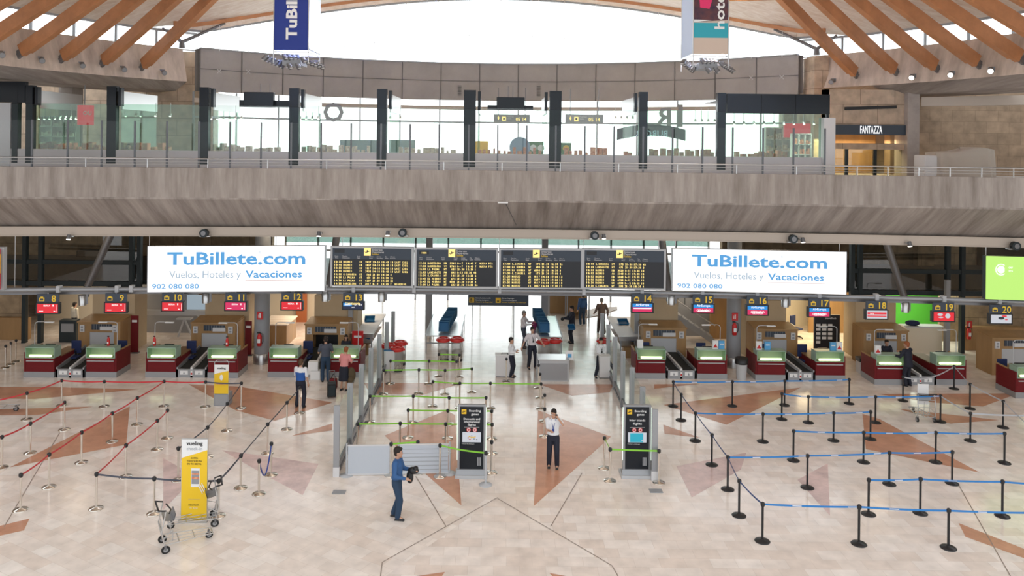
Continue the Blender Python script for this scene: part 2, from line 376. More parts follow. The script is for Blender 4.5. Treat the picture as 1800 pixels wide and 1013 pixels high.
# ---- timber roof, a shallow vault cut by the rear window
def roofz(x, y):
    xe = math.sqrt(max(1, 21.3**2-(y-CY)**2)) if y < 41 else 16.0
    xe = max(xe, 16.0); return 15.2+3.35*max(0, 1-(x/xe)**2)
def redge(x): return CY+math.sqrt(max(0, 20.7**2-x*x))
rows = []
for j in range(31):
    row = []
    for i in range(61):
        u = -1+2*i/60
        y = 12+(redge(16.0*u)-12)*j/30
        xe = math.sqrt(max(1, 21.35**2-(y-CY)**2)) if y < 41.0 else None
        t = min(1, max(0, (y-CY)/14.0)) if y > CY else 0
        xw = xe if xe else 16.0
        x = u*(xw if j < 30 else 16.0)
        y2 = min(y, redge(x)) if abs(x) < 16.4 else y
        row.append(V(x, y2, roofz(x, y2)))
    rows.append(row)
mb = MB(); mb.sheet(rows, 0, True); top = [[p+V(0, 0, .35) for p in r] for r in rows]; mb.sheet([r[::-1] for r in top], 0, True)
struct('ceiling', mb, ['wood_deck'])
mb = MB(); P = []
for i in range(49):
    x = -16+32*i/48; P.append(V(x, redge(x), roofz(x, redge(x))))
for a, b in zip(P[:-1], P[1:]):
    mb.beam(a+V(0, 0, .05), b+V(0, 0, .05), .25, .5, 0); mb.beam(a+V(0, .05, -.24), b+V(0, .05, -.24), .22, .12, 1)
    mb.beam(a+V(0, -1.0, -.06), b+V(0, -1.0, -.06), .14, .2, 2)
struct('trim_roof_edge', mb, ['wood_deck', 'alu', 'wood_beam'])
mb = MB()
for r in (16.8, 12.6):
    for sgn in (-1, 1):
        Q = []
        for i in range(22):
            a = math.radians(-30+i*4.1); p = pol(r, a, 0, sgn)
            if abs(p.x) < 3.5 or p.y > redge(p.x)-1.2: continue
            p.z = roofz(p.x, p.y)-.12; Q.append(p)
        for a, b in zip(Q[:-1], Q[1:]): mb.beam(a, b, .14, .26, 0)
struct('trim_purlins', mb, ['wood_beam'])
# glued timber struts from the ring beam up to the roof
k = 0
ordn = ['nearest', 'second', 'third', 'fourth', 'fifth', 'sixth', 'seventh', 'eighth']
for sgn, side in ((-1, 'left'), (1, 'right')):
    angs = [33.0-i*5.75 for i in range(8)]
    for i, ad in enumerate(angs):
        a = math.radians(ad); foot = pol(20.25, a, 13.3, sgn); d = V(-sgn*math.cos(a), -math.sin(a), .56)
        t = 1.0
        while foot.z+d.z*t < roofz(foot.x+d.x*t, foot.y+d.y*t)-.15 and t < 14: t += .2
        r = thing('timber_strut', '%s slanting timber strut from the rear window, %s ring beam' % (ordn[i], side), 'beam', foot, 0, 'slanting timber roof struts')
        mb = MB(); d2 = d*t; mb.beam((0, 0, 0), d2, .22, .50, 0); mb.build('strut_beam', ['wood_beam'], r)
        mb = MB(); mb.beam(d.normalized()*.45+V(0, 0, -.29), d2-d.normalized()*.3+V(0, 0, -.29), .30, .07, 0); mb.build('edge_strip', ['wood_beam'], r)
        mb = MB(); o = -d.normalized(); mb.beam(V(0, 0, -.05), o*.55+V(0, 0, -.1), .12, .3, 0); mb.cbox(o*.5+V(0, 0, -.12), (.34, .3, .34), 0)
        mb.cyl(o*.1+V(-.2, 0, -.1), o*.1+V(.2, 0, -.1), .06, m=0); mb.build('foot_bracket', ['steel_dark'], r)
# steel tree props at both ends of the rear window
for sgn, side in ((-1, 'left'), (1, 'right')):
    b = V(sgn*15.9, 39.9, 14.3); r = thing('steel_prop', 'branching grey steel prop at the %s end of the big rear window' % side, 'prop', b)
    mb = MB(); mb.cyl(b, b+V(0, 0, .35), .16, .12); mb.build('prop_foot', ['steel_dark'], r, world=True)
    mb = MB(); mb.cyl(b+V(0, 0, .3), V(sgn*14.2, 41.2, 15.75), .09, .06); mb.build('prop_arm', ['steel_dark'], r, world=True)
    mb = MB(); mb.cyl(b+V(0, 0, .3), V(sgn*16.6, 39.2, 15.2), .09, .06); mb.build('prop_arm', ['steel_dark'], r, world=True)
# big rear window glass with point fittings
mb = MB(); n = 20
for i in range(n):
    x0, x1 = -15.6+31.2*i/n, -15.6+31.2*(i+1)/n
    mb.poly([(x0, redge(x0)-.1, 14.4), (x1, redge(x1)-.1, 14.4), (x1, redge(x1)-.1, roofz(x1, redge(x1))-.2), (x0, redge(x0)-.1, roofz(x0, redge(x0))-.2)], 0)
wn += 1; struct('window_%d' % wn, mb, ['glass_clear'])
hk = thing('glazing_hanger', 'steel rod and spider fitting hanging in front of the big rear window', 'glazing hanger', (0, 0, 0), 0, 'hanging glazing rods of the rear window')
first = True
for i, px in enumerate([384, 435, 602, 657, 712, 768, 823, 878, 934, 990, 1045, 1100, 1155, 1319, 1373]):
    x = (px-876)*46.8/1400; y = redge(x)-.3; zt = roofz(x, y)-.2; x = (px-876)*y/1400
    if first:
        MB().cyl((0, 0, 0), (0, 0, -1.25), .018, n=6).build('rod', ['steel'], hk)
        m2 = MB()
        for s in (-1, 1): m2.beam((-.1, 0, -2.25-.1*s), (.1, 0, -2.25+.1*s), .03, .03)
        m2.cbox((0, 0, -2.25), (.05, .05, .05)); m2.build('spider_fitting', ['steel'], hk)
        hk.location = (x, y, zt); first = False
    else: dup(hk, (x, y, zt))
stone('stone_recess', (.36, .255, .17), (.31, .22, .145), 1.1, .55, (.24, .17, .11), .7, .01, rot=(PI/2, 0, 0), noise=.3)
# ---- mezzanine level: walls
mb = MB(); mb.box(-30, -15.85, 41.6, 42.2, 8.4, 14.3); mb.box(-15.85, -14.85, 41.6, 42.2, 8.4, 13.1); struct('wall_left_upper', mb, ['stone_wall'])
mb = MB(); mb.box(-21.0, -20.35, 38.0, 39.0, 8.4, 12.5); struct('wall_left_pier', mb, ['concrete_plain'])
mb = MB(); mb.box(14.85, 15.85, 41.6, 42.2, 8.4, 13.1); mb.box(15.6, 16.3, 39.4, 41.6, 8.4, 14.2)
mb.box(15.2, 18.95, 37.0, 37.5, 10.42, 12.4); mb.box(15.2, 18.95, 37.0, 37.5, 9.62, 9.9)
mb.box(15.2, 15.35, 37.0, 37.5, 8.4, 12.4); mb.box(15.35, 22.5, 40.6, 41.0, 8.4, 12.4); struct('wall_right_upper', mb, ['stone_wall'])
mb = MB(); mb.box(18.85, 19.4, 36.7, 37.9, 8.4, 12.6); struct('wall_right_pier', mb, ['concrete_plain'])
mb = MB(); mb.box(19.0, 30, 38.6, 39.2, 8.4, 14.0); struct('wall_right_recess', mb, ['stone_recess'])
mb = MB(); mb.beam(V(19.6, 36.9, 11.85), V(25, 33.0, 11.85), .3, .42); struct('trim_white_beam', mb, ['trough'])
mb = MB(); mb.beam(at(1485, 191, 36.95), at(1576, 188, 36.95), .06, .14); struct('trim_air_slot', mb, ['black'])
# unseen side walls of the hall, added to block sky light from the sides
mb = MB(); mb.box(-31, -30.5, 14, 50, 0, 12.3); struct('wall_left_unseen', mb, ['stone_dark'])
mb = MB(); mb.box(30.5, 31, 14, 50, 0, 12.3); struct('wall_right_unseen', mb, ['stone_dark'])
# rear glazing of the mezzanine
mb = MB(); 
for i in range(NA):
    a, b = AA[i], AA[i+1]; mb.poly([arc(20.9, a, 8.4), arc(20.9, b, 8.4), arc(20.9, b, 12.2), arc(20.9, a, 12.2)], 1)
    mb.beam(arc(20.9, a, 8.4), arc(20.9, a, 12.2), .08, .12, 0, up=(0, 1, 0))
    mb.beam(arc(20.9, a, 11.75), arc(20.9, b, 11.75), .15, .22, 2); mb.beam(arc(20.9, a, 10.9), arc(20.9, b, 10.9), .08, .1, 0)
    mb.beam(arc(20.9, a, 9.0), arc(20.9, b, 9.0), .08, .1, 0)
wn += 1; struct('window_%d' % wn, mb, ['alu', 'glass', 'trough'])
# ---- lower level, rear: stone walls left and right, glass facade between
mb = MB(); mb.box(-30.5, -13, 46, 46.5, 0, 7.9); struct('wall_left_rear', mb, ['stone_dark'])
mb = MB(); mb.box(13, 30.5, 46, 46.5, 0, 7.9); struct('wall_right_rear', mb, ['stone_dark'])
mb = MB(); mb.poly([(-13, 49, 0), (13, 49, 0), (13, 49, 7.9), (-13, 49, 7.9)], 1)
for i in range(14): mb.box(-13+2*i-.05, -13+2*i+.05, 48.9, 49.1, 0, 7.9, 0)
for z in (2.9, 5.2, 6.2): mb.box(-13, 13, 48.95, 49.05, z, z+.12, 0)
wn += 1; struct('window_%d' % wn, mb, ['alu', 'glass'])
glassm('band_glass', (.46, .56, .52), .05)
mb = MB(); mb.box(-12.9, 12.9, 48.5, 48.55, 3.5, 4.6); struct('trim_facade_band', mb, ['band_glass'])
# low ceilings over the check-in rooms
mb = MB(); mb.box(-30.4, -6.9, 38.2, 45.9, 2.75, 2.95); struct('ceiling_left_rooms', mb, ['frame_dark'])
mb = MB(); mb.box(6.9, 30.4, 38.2, 45.9, 2.75, 2.95); struct('ceiling_right_rooms', mb, ['frame_dark'])
# room walls behind the desks (colours as in the photo, left to right)
def wallbox(name, px0, px1, Y, z0, z1, m, th=.15):
    x0, x1 = (px0-876)*Y/1400, (px1-876)*Y/1400
    struct(name, MB().box(x0, x1, Y, Y+th, z0, z1), [m])
wallbox('wall_olive', -60, 50, 38.6, 1.0, 2.75, 'stone_dark'); wallbox('wall_low_left', -60, 52, 38.3, 0, 1.05, 'wood_panel', .3)
wallbox('wall_office_left', 78, 190, 43, 0, 2.75, 'cream_wall'); wallbox('wall_service_left', 236, 350, 40.0, 0, 2.75, 'mid_gray')
wallbox('wall_office_mid', 430, 560, 43, 0, 2.75, 'cream_wall'); wallbox('wall_orange', 524, 542, 42.6, 0, 2.4, 'orange_wall')
wallbox('wall_side_right', 1190, 1255, 40.5, 0, 2.75, 'mid_gray'); wallbox('wall_wood_right', 1252, 1312, 40.0, 0, 2.75, 'wood_panel')
wallbox('wall_office_right', 1375, 1440, 43, 0, 2.75, 'cream_wall'); wallbox('wall_warm_right', 1425, 1545, 41.5, 0, 2.75, 'wood_panel')
wallbox('wall_green', 1560, 1665, 43, 0, 2.75, 'green_wall'); wallbox('wall_low_right', 1700, 1830, 38.3, 0, 1.12, 'wood_panel', .3)
wallbox('wall_glass_right', 1655, 1860, 40.0, 0, 2.75, 'stone_dark')
# ---- dark steel frame of the inner glass screen
def frame_screen(n, pxs, y_mid, Yd, label):
    mb = MB(); X = [(p-876)*Yd/1400 for p in pxs]
    for x in X: mb.box(x-.09, x+.09, Yd-.12, Yd+.12, 0, 7.9, 0)
    zm = 3.85
    mb.box(min(X)-3 if n == 'l' else min(X), max(X) if n == 'l' else max(X)+3, Yd-.08, Yd+.08, zm-.1, zm+.1, 0)
    mb.box(min(X)-3 if n == 'l' else min(X), max(X) if n == 'l' else max(X)+3, Yd-.1, Yd+.1, 2.72, 2.95, 0)
    x0, x1 = (min(X)-3, max(X)) if n == 'l' else (min(X), max(X)+3)
    mb.poly([(x0, Yd, 2.95), (x1, Yd, 2.95), (x1, Yd, 7.9), (x0, Yd, 7.9)], 1)
    return mb
wn += 1; struct('window_%d' % wn, frame_screen('l', [47, 75, 234, 248], 470, 37.8, ''), ['frame_dark', 'glass_dim'])
wn += 1; struct('window_%d' % wn, frame_screen('r', [1500, 1514, 1668, 1694], 480, 37.8, ''), ['frame_dark', 'glass_dim'])
# upper things behind the glass: dark gallery band with lit slot
for px0, px1, y0, y1, m, nm in ((138, 232, 452, 465, 'black', 'trim_gallery_band'), (138, 232, 440, 451, 'mid_gray', 'trim_gallery_edge'), (136, 150, 441, 492, 'black', 'trim_gallery_end'),
                                (1500, 1612, 466, 477, 'black', 'trim_gallery_band'), (1612, 1640, 420, 490, 'stone_dark', 'trim_gallery_end'), (1725, 1800, 432, 480, 'frame_dark', 'trim_gallery_band')):
    p, q = at(px0, y0, 45.5), at(px1, y1, 45.5); struct(nm, MB().box(p.x, q.x, 45.4, 45.9, q.z, p.z), [m])
# ---- columns
def column(name, px, ybase, dia, label, ztop=7.95):
    b = fl(px, ybase); b.z = 0
    r = thing('round_column', label, 'column', b, 0)
    MB().lathe([(dia/2, .42), (dia/2, ztop)], n=28).build('shaft', ['mid_gray'], r)
    MB().lathe([(dia/2+.03, 0), (dia/2+.03, .42), (dia/2, .44)], n=28).build('metal_base', ['steel'], r)
    return b
cL = column('c', 460, 638, .66, 'thick grey round column with fire extinguisher between desks eleven and twelve')
cR = column('c', 1289, 645, .62, 'thick grey round column with fire extinguisher between desks fifteen and sixteen')
for px, Y, lab in ((757, 40, 'grey square column at the left tray table in the middle passage'), (960, 41.5, 'grey square column behind the right tray stack in the middle passage'),
                   (620, 36.5, 'slim grey post behind desk thirteen'), (1123, 36.6, 'slim grey post behind desk fourteen'), (1668, 37.0, 'slim grey post behind desk nineteen')):
    w = .32 if 700 < px < 1000 else .2; x = (px-876)*Y/1400
    tag(MB().box(x-w/2, x+w/2, Y-w/2, Y+w/2, 0, 7.9 if w > .25 else 3.6).build('square_column', ['mid_gray']), lab, 'column')
# slanting steel tube props
for i, (a, b, Y, lab) in enumerate([((193, 416), (152, 508), 35.5, 'slanting steel tube prop above desk nine'), ((592, 416), (577, 512), 35.0, 'slanting steel tube prop between left billboard and flight board'),
                      ((1163, 418), (1176, 516), 35.0, 'slanting steel tube prop between flight board and right billboard'), ((1556, 420), (1590, 524), 35.5, 'slanting steel tube prop above desk eighteen')]):
    p, q = at(*a, Y), at(*b, Y); p = p+(p-q)*.5
    tag(MB().cyl(p, q, .17, .15, n=16).cyl(q, q+V(0, 0, -.35), .12).build('tube_prop', ['steel_dark']), lab, 'prop')
for px in (420, 433, 480, 503, 636, 650, 703, 737, 744, 771, 870, 893, 960, 1040, 1054, 1098, 1112, 1130, 1205, 1230, 1255, 1268):
    pass
# ================================================================== MEZZANINE SHOPS AND RAILING
Ys = 33.5
def px2x(px, Y): return (px-876)*Y/1400
# grey plinth under the shop windows
x0, x1 = px2x(22, Ys), px2x(1443, Ys)
tag(MB().box(x0, x1, Ys-.12, Ys+.2, 8.4, 9.28).build('shopfront_plinth', ['plinth_gray']), 'long low grey wall under the shop windows on the mezzanine', 'low wall')
tag(MB().box(x1+.02, x1+.5, Ys-.25, Ys+.3, 8.4, 10.95).build('end_pillar', ['offwhite']), 'pale grey pillar at the right end of the shop row', 'pillar')
tag(MB().box(px2x(-40, Ys), x0-.02, Ys-.12, Ys+.1, 8.4, 11.2).build('frosted_wall_panel', ['light_gray']), 'pale frosted panel at the left end of the shop row', 'panel')
pil = [(24, 34, 'far left'), (48, 60, ''), (190, 206, ''), (352, 368, ''), (509, 526, ''), (663, 680, ''), (815, 836, ''), (965, 986, ''), (1122, 1137, ''), (1259, 1274, '')]
names = ['beside the frosted panel at the left end', 'left of the red hanging shop sign', 'right of the red hanging shop sign', 'left of the big dark screen over the left shop', 'right of the big dark screen over the left shop',
         'third left of the two central gate signs', 'left of the two hanging gate signs', 'between the two hanging gate signs', 'right of the second gate sign', 'at the left end of the long dark shop fascia']
for (a, b, _), nm in zip(pil, names):
    xa, xb = px2x(a, Ys), px2x(b, Ys)
    r = thing('shop_pillar', 'black glass-clad shop pillar ' + nm, 'pillar', ((xa+xb)/2, Ys, 8.4), 0, 'shop pillars along the mezzanine')
    w = (xb-xa)/2
    MB().box(-w, w, -.16, .16, 2.75, 3.55).build('pillar_head', ['black_gloss'], r)
    MB().box(-w, w, -.14, .14, .3, 2.75).build('pillar_shaft', ['frame_dark'], r)
    sg = 1 if (a+b)/2 < 876 else -1
    mb = MB(); yb = 3.6
    if 40 < a < 1250: 
        e = sg*(w+.08)
        MB().box(min(e, e+sg*.12), max(e, e+sg*.12), -.12, .16, 2.72, 3.5).build('corner_block', ['black_gloss'], r)
        MB().box(min(e, e+sg*.06), max(e, e+sg*.06), .16, yb, 2.6, 3.35).build('side_fascia', ['steel'], r)
        MB().box(min(e, e+sg*.02), max(e, e+sg*.02), .16, yb, .9, 2.6).build('side_glass', ['glass_green'], r)
# shop front glass (one pane run per bay)
edges = [36, 48, 206, 368, 526, 680, 836, 986, 1137, 1274, 1443]
bay = ['first bay from the left', 'second bay, with the white shelves', 'third bay, with a seated person', 'fourth bay', 'fifth bay', 'sixth bay', 'seventh bay', 'eighth bay', 'ninth bay', 'tenth bay, under the long dark fascia']
for (a, b), nm in zip(zip(edges[:-1], edges[1:]), bay):
    xa, xb = px2x(a, Ys)+.02, px2x(b, Ys)-.42
    if b == 1443: xb = px2x(b, Ys)
    tag(MB().box(xa, xb, Ys+.0, Ys+.015, 9.28, 11.2).build('shopfront_glass', ['glass_green' if b < 400 or a > 1100 else 'glass']), 'greenish glass shop front of the ' + nm, 'window', 'shop front glass along the mezzanine')
# long dark fascia on the right
xa, xb = px2x(1275, Ys), px2x(1455, Ys)
r = thing('shop_fascia', 'long dark glossy fascia over the rightmost shop', 'fascia', (xa, Ys, 11.1))
for i in range(3): MB().box(i*(xb-xa)/3+.01, (i+1)*(xb-xa)/3-.01, -.2, 0, 0, .82).build('fascia_panel', ['black_gloss'], r)
MB().box(0, xb-xa, 0, 3.4, .55, .6).build('soffit_panel', ['mid_gray'], r)
MB().box((xb-xa)-.1, xb-xa, -.1, .05, -1.85, 0).build('corner_post', ['frame_dark'], r)
p = px2x(14, Ys); tag(MB().box(p-1.2, p+.78, Ys-.15, Ys+.1, 11.22, 12.1).build('shop_fascia', ['black_gloss']), 'black fascia over the frosted panel at the left end', 'fascia')
# dark display screens hanging over two bays
for a, b, c, d, y0, y1, nm in ((430, 482, 422, 510, 162, 190, 'left'), (873, 922, 857, 937, 171, 195, 'central')):
    Y = 34.2; r = thing('hanging_screen', 'big dark screen box hanging over the %s shop bay' % nm, 'screen', (px2x((a+b)/2, Y), Y, 11))
    t, u = at(a, y0, Y), at(b, y1, Y); MB().box(t.x, u.x, Y-.15, Y+.15, u.z+.02, t.z).build('screen_box', ['black_gloss'], r, world=True, bevel=.02)
    t, u = at(c, y0+14, Y+.2), at(d, y1-1, Y+.2); MB().box(t.x, u.x, Y+.1, Y+.5, u.z, t.z).build('screen_wing', ['black_gloss'], r, world=True)
    MB().box(u.x-.9, u.x-.87, Y+.2, Y+.23, t.z, 12.2).box(t.x+.87, t.x+.9, Y+.2, Y+.23, t.z, 12.2).build('hanging_rod', ['steel_dark'], r, world=True)
# hanging gate signs
for a, b, y0, y1, nm in ((868, 931, 201, 215, 'left'), (994, 1060, 201, 216, 'right')):
    Y = 37.0; p, q = at(a, y0, Y), at(b, y1, Y); r = thing('gate_sign', '%s of the two hanging gate signs, dark grey with yellow arrow and 05 14' % nm, 'sign', (p.x, Y, q.z))
    MB().box(p.x, q.x, Y-.06, Y+.06, q.z, p.z).build('sign_box', ['mid_gray'], r, world=True)
    w = q.x-p.x; h = p.z-q.z; m = MB()
    m.poly([(p.x+w*.10, Y-.07, q.z+h*.6), (p.x+w*.13, Y-.07, q.z+h*.2), (p.x+w*.16, Y-.07, q.z+h*.6)], 0); m.box(p.x+w*.12, p.x+w*.14, Y-.08, Y-.07, q.z+h*.5, q.z+h*.75, 0)
    m.box(p.x+w*.23, p.x+w*.34, Y-.08, Y-.07, q.z+h*.15, q.z+h*.7, 0); m.box(p.x+w*.26, p.x+w*.31, Y-.085, Y-.08, q.z+h*.3, q.z+h*.55, 1)
    m.text('Puertas', (p.x+w*.37, Y-.075, q.z+h*.62), h*.3, 2, 'l'); m.text('Gates', (p.x+w*.37, Y-.075, q.z+h*.38), h*.24, 2, 'l')
    m.text('05 14', (p.x+w*.76, Y-.075, q.z+h*.17), h*.62, 0, 'c', .01); m.build('sign_print', ['glow_amber', 'board_black', 'print_white'], r, world=True)
    MB().box(p.x+.2, p.x+.23, Y, Y+.03, p.z, 12.3).box(q.x-.23, q.x-.2, Y, Y+.03, p.z, 12.3).build('hanging_rod', ['steel_dark'], r, world=True)
# letters fixed on the far glass, read from outside (so seen reversed)
for t, px, y0, y1, Y in (('R', 1165, 188, 222, 44.5), ('I', 1196, 183, 222, 44.5), ('O', 586, 180, 213, 44.5)):
    p, q = at(px, y0, Y), at(px, y1, Y); h = (p.z-q.z)/.72
    m = MB().text(t, (q.x, Y, q.z), h, 0, 'c', .02, ex=(-1, 0, 0)); m2 = MB(); m2.v = [(v[0], Y-.05, v[2]) for v in m.v]; n = len(m2.v)
    fs = m.f; m2.v += [(v[0], Y+.05, v[2]) for v in m.v]; m2.f = [list(f) for f in fs]+[[i+n for i in f[::-1]] for f in fs]; m2.m = [0]*len(m2.f); m2.s = [False]*len(m2.f)
    tag(m2.build('facade_letter', ['mid_gray']), 'big grey reversed letter %s on the far glass facade' % t, 'letter')
# reversed curved sign of the burger counter
Y = 38.5; p = at(1145, 232, Y)
r = thing('arched_sign', 'dark arched counter sign with reversed pale letters BURGER', 'sign', (p.x, Y, p.z))
m = MB(); rows = [[], []]
for i in range(17):
    u = -1+i/8; x = p.x+u*1.65; zc = p.z+.24*(1-u*u)*1.0-.1
    rows[0].append(V(x, Y, zc-.32)); rows[1].append(V(x, Y, zc+.22))
m.sheet(rows, 0); m.sheet([[q+V(0, .12, 0) for q in rr] for rr in rows[::-1]], 0); m.build('sign_panel', ['frame_dark'], r, world=True)
MB().text('BURGER', (p.x, Y-.01, p.z-.22), .42, 0, 'c', .02, ex=(-1, 0, 0), off=-.01).build('sign_letters', ['glow_sign_gray'], r, world=True)
# things on sale and furniture in the bays
random.seed(3)
k = 0
for a, b, kind in ((70, 190, 0), (215, 300, 0), (380, 500, 1), (700, 810, 1), (838, 960, 2), (990, 1075, 2), (1095, 1118, 2), (1140, 1255, 0), (1290, 1385, 2), (530, 655, 1)):
    Y = 35.0; xa, xb = px2x(a, Y), px2x(b, Y); k += 1
    r = thing('display_counter', 'low shop counter with goods in the bay %s' % ['behind the red hanging sign', 'with the seated person', 'left of the big dark screen', 'just left of the centre pillar pair', 'under the left gate sign', 'under the right gate sign', 'right of the gate signs', 'under the reversed letters R and I', 'under the long dark fascia', 'under the reversed letter O'][k-1], 'counter', ((xa+xb)/2, Y, 8.4))
    w = (xb-xa)/2; MB().box(-w, w, -.3, .3, 0, .82).build('counter_body', ['cream_wall'], r); MB().box(-w-.03, w+.03, -.33, .33, .82, .86).build('counter_top', ['wood_panel'], r)
    m = MB(); x = -w+.05
    while x < w-.15:
        ww = random.uniform(.08, .22); m.box(x, x+ww, -.2, .15, .86, .86+random.uniform(.10, .34)); x += ww+random.uniform(.01, .15)
    m.build('goods', ['goods' if kind != 1 else 'goods_pale'], r)
# white shelves in the second bay and shelving in the rightmost shop
def shelves(px0, px1, Y, z1, rows_, cols, lab, m1, m2):
    xa, xb = px2x(px0, Y), px2x(px1, Y); r = thing('shelf_unit', lab, 'shelves', ((xa+xb)/2, Y, 8.4)); w = (xb-xa)/2
    mb = MB(); mb.box(-w, w, .2, .24, 0, z1-8.4)
    for i in range(cols+1): mb.box(-w+2*w*i/cols-.02, -w+2*w*i/cols+.02, -.15, .2, 0, z1-8.4)
    for j in range(rows_+1): mb.box(-w, w, -.15, .2, (z1-8.4)*j/rows_-.02, (z1-8.4)*j/rows_+.02)
    mb.build('shelf_frame', [m1], r); g = MB()
    for j in range(rows_):
        for i in range(cols):
            x = -w+2*w*i/cols+.05
            while x < -w+2*w*(i+1)/cols-.1:
                ww = random.uniform(.05, .12); g.box(x, x+ww, -.1, .12, (z1-8.4)*j/rows_+.02, (z1-8.4)*j/rows_+.02+random.uniform(.1, .28)); x += ww+.02
    g.build('goods', [m2], r)
shelves(72, 136, 37.5, 10.75, 5, 3, 'tall white shelf unit with pale boxes in the second shop bay', 'white', 'goods_pale')
shelves(1392, 1424, 36.6, 10.3, 4, 3, 'white cube shelf with small goods in the rightmost shop', 'white', 'goods')
shelves(1345, 1388, 38.5, 10.6, 4, 3, 'pale shelf unit at the back of the rightmost shop', 'white', 'goods_pale')
p, q = at(1378, 217, 37), at(1424, 242, 37); tag(MB().box(p.x, q.x, 36.95, 37.05, q.z, p.z).build('red_poster', ['glow_red']), 'red promotional panel above the cube shelf in the rightmost shop', 'poster')  # unlit poster, emission put into its red to brighten it
# red hanging shop sign
p, q = at(136, 185, 35.2), at(164, 220, 35.2)
r = thing('hanging_shop_sign', 'red curved hanging shop sign with pale letters', 'sign', (p.x, 35.2, q.z))
m = MB(); pr = []
for i in range(9):
    u = -1+i/4; pr.append(V((p.x+q.x)/2+u*(q.x-p.x)/2, 35.2-.18*(1-u*u), 0))
m.sheet([[a+V(0, 0, q.z) for a in pr], [a+V(0, 0, p.z) for a in pr]], 0, True); m.sheet([[a+V(0, .05, p.z) for a in pr], [a+V(0, .05, q.z) for a in pr]], 0, True)
m.build('sign_panel', ['glow_red'], r, world=True)  # modest emission added to the red to lift the dim sign
MB().text('OU', ((p.x+q.x)/2+.18, 35.02, (p.z+q.z)/2), .26, 0, 'c', .01).build('sign_letters', ['print_white'], r, world=True)
MB().box(p.x+.3, p.x+.33, 35.2, 35.23, p.z, 12.1).build('hanging_rod', ['steel_dark'], r, world=True)
# ceiling spotlights inside the shops (rows of small lamps on a rail)
sp = None; kk = 0
for a, b, y, n in ((70, 135, 205, 8), (222, 300, 200, 4), (372, 425, 205, 6), (528, 560, 205, 4), (686, 704, 205, 2), (1082, 1112, 205, 4), (1222, 1256, 210, 4), (1290, 1430, 214, 9)):
    kk += 1
    for i in range(n):
        p = at(a+(b-a)*i/max(1, n-1), y, 36)
        if sp is None:
            sp = thing('shop_spotlight', 'small lit spotlight under a shop ceiling', 'spotlight', p, 0, 'shop ceiling spotlights')
            MB().cyl((0, 0, 0), (0, -.06, -.12), .05, n=10).cyl((0, 0, 0), (0, 0, .5), .012, n=6).build('lamp_can', ['steel'], sp)
            MB().cyl((0, -.06, -.121), (0, -.063, -.13), .045, n=10).build('lamp_face', ['glow_lamp'], sp)
        else: dup(sp, p)
# green menu boards seen over the counters
for a, b, y0, y1, m_, lab in ((901, 955, 249, 271, 'green', 'green menu board left of the centre pillar'), (986, 1004, 251, 271, 'green', 'green menu board right of the centre pillar'), (836, 858, 248, 268, 'y', 'yellow information board in the central bay'),
                              (598, 662, 246, 270, 'teal', 'dull teal counter panel in the fifth bay'), (684, 730, 246, 270, 'teal', 'dull teal counter panel in the sixth bay')):
    Y = 38.5; p, q = at(a, y0, Y), at(b, y1, Y)
    r = thing('menu_board', lab, 'sign', ((p.x+q.x)/2, Y, 8.4)); mm = {'green': 'wall_menu_green', 'y': 'yellow', 'teal': 'teal_panel'}[m_]
    mat('wall_menu_green', (.08, .22, .08), .6); mat('teal_panel', (.25, .36, .36), .6)
    MB().box(p.x, q.x, Y-.04, Y+.04, 8.4, p.z).build('board', [mm], r, world=True)
    if m_ == 'green': 
        m = MB()
        for i in range(3 if b-a > 30 else 1):
            cx = p.x+(q.x-p.x)*(.5 if b-a < 30 else .42+.25*i); m.cyl((cx, Y-.04, (p.z+q.z)/2), (cx, Y-.06, (p.z+q.z)/2), .16, n=16)
        m.build('round_emblem', ['print_white' if b-a > 30 else 'yellow'], r, world=True)
p = at(914, 250, 37.8); m = MB().cyl((p.x, 37.85, p.z-.25), (p.x, 37.9, p.z-.25), .5, n=24); mat('pale_blue', (.30, .42, .62), .6)
tag(m.cyl((p.x, 37.9, 8.4), (p.x, 37.9, 9.3), .04).build('round_sign', ['pale_blue']), 'round pale blue sign on a stand in front of the green menu board', 'sign')
# storefront with doors on the right
p, q = at(1463, 219, 36.95), at(1592, 238, 36.95)
r = thing('store_sign', 'dark sign band with white outlined letters over the glass doors on the right', 'sign', (p.x, 36.9, q.z))
MB().box(p.x, q.x, 36.85, 36.98, q.z, p.z).build('sign_band', ['board_blue'], r, world=True)
MB().text('FANTAZZA', ((p.x+q.x)/2+.05, 36.84, q.z+.07), .5, 0, 'c', .015, fit=1.02).build('sign_letters', ['glow_white'], r, world=True)
r = thing('glass_doorway', 'glass doors with dark posts in front of a warm lit wood interior', 'door', (17, 37.2, 8.4)); r['kind'] = 'structure'
MB().box(15.35, 18.9, 37.2, 37.22, 8.4, 9.62).build('door_glass', ['glass_dim'], r, world=True)
for px in (1489, 1539): x = px2x(px, 37.1); MB().box(x-.07, x+.07, 37.1, 37.2, 8.4, 9.62).build('door_post', ['frame_dark'], r, world=True)
MB().box(15.4, 18.9, 39.9, 40.0, 8.4, 11).build('wood_back', ['wood_panel'], r, world=True)
area(17.2, 38.6, 10.1, 3.2, 1.5, 230, (1, .75, .4))
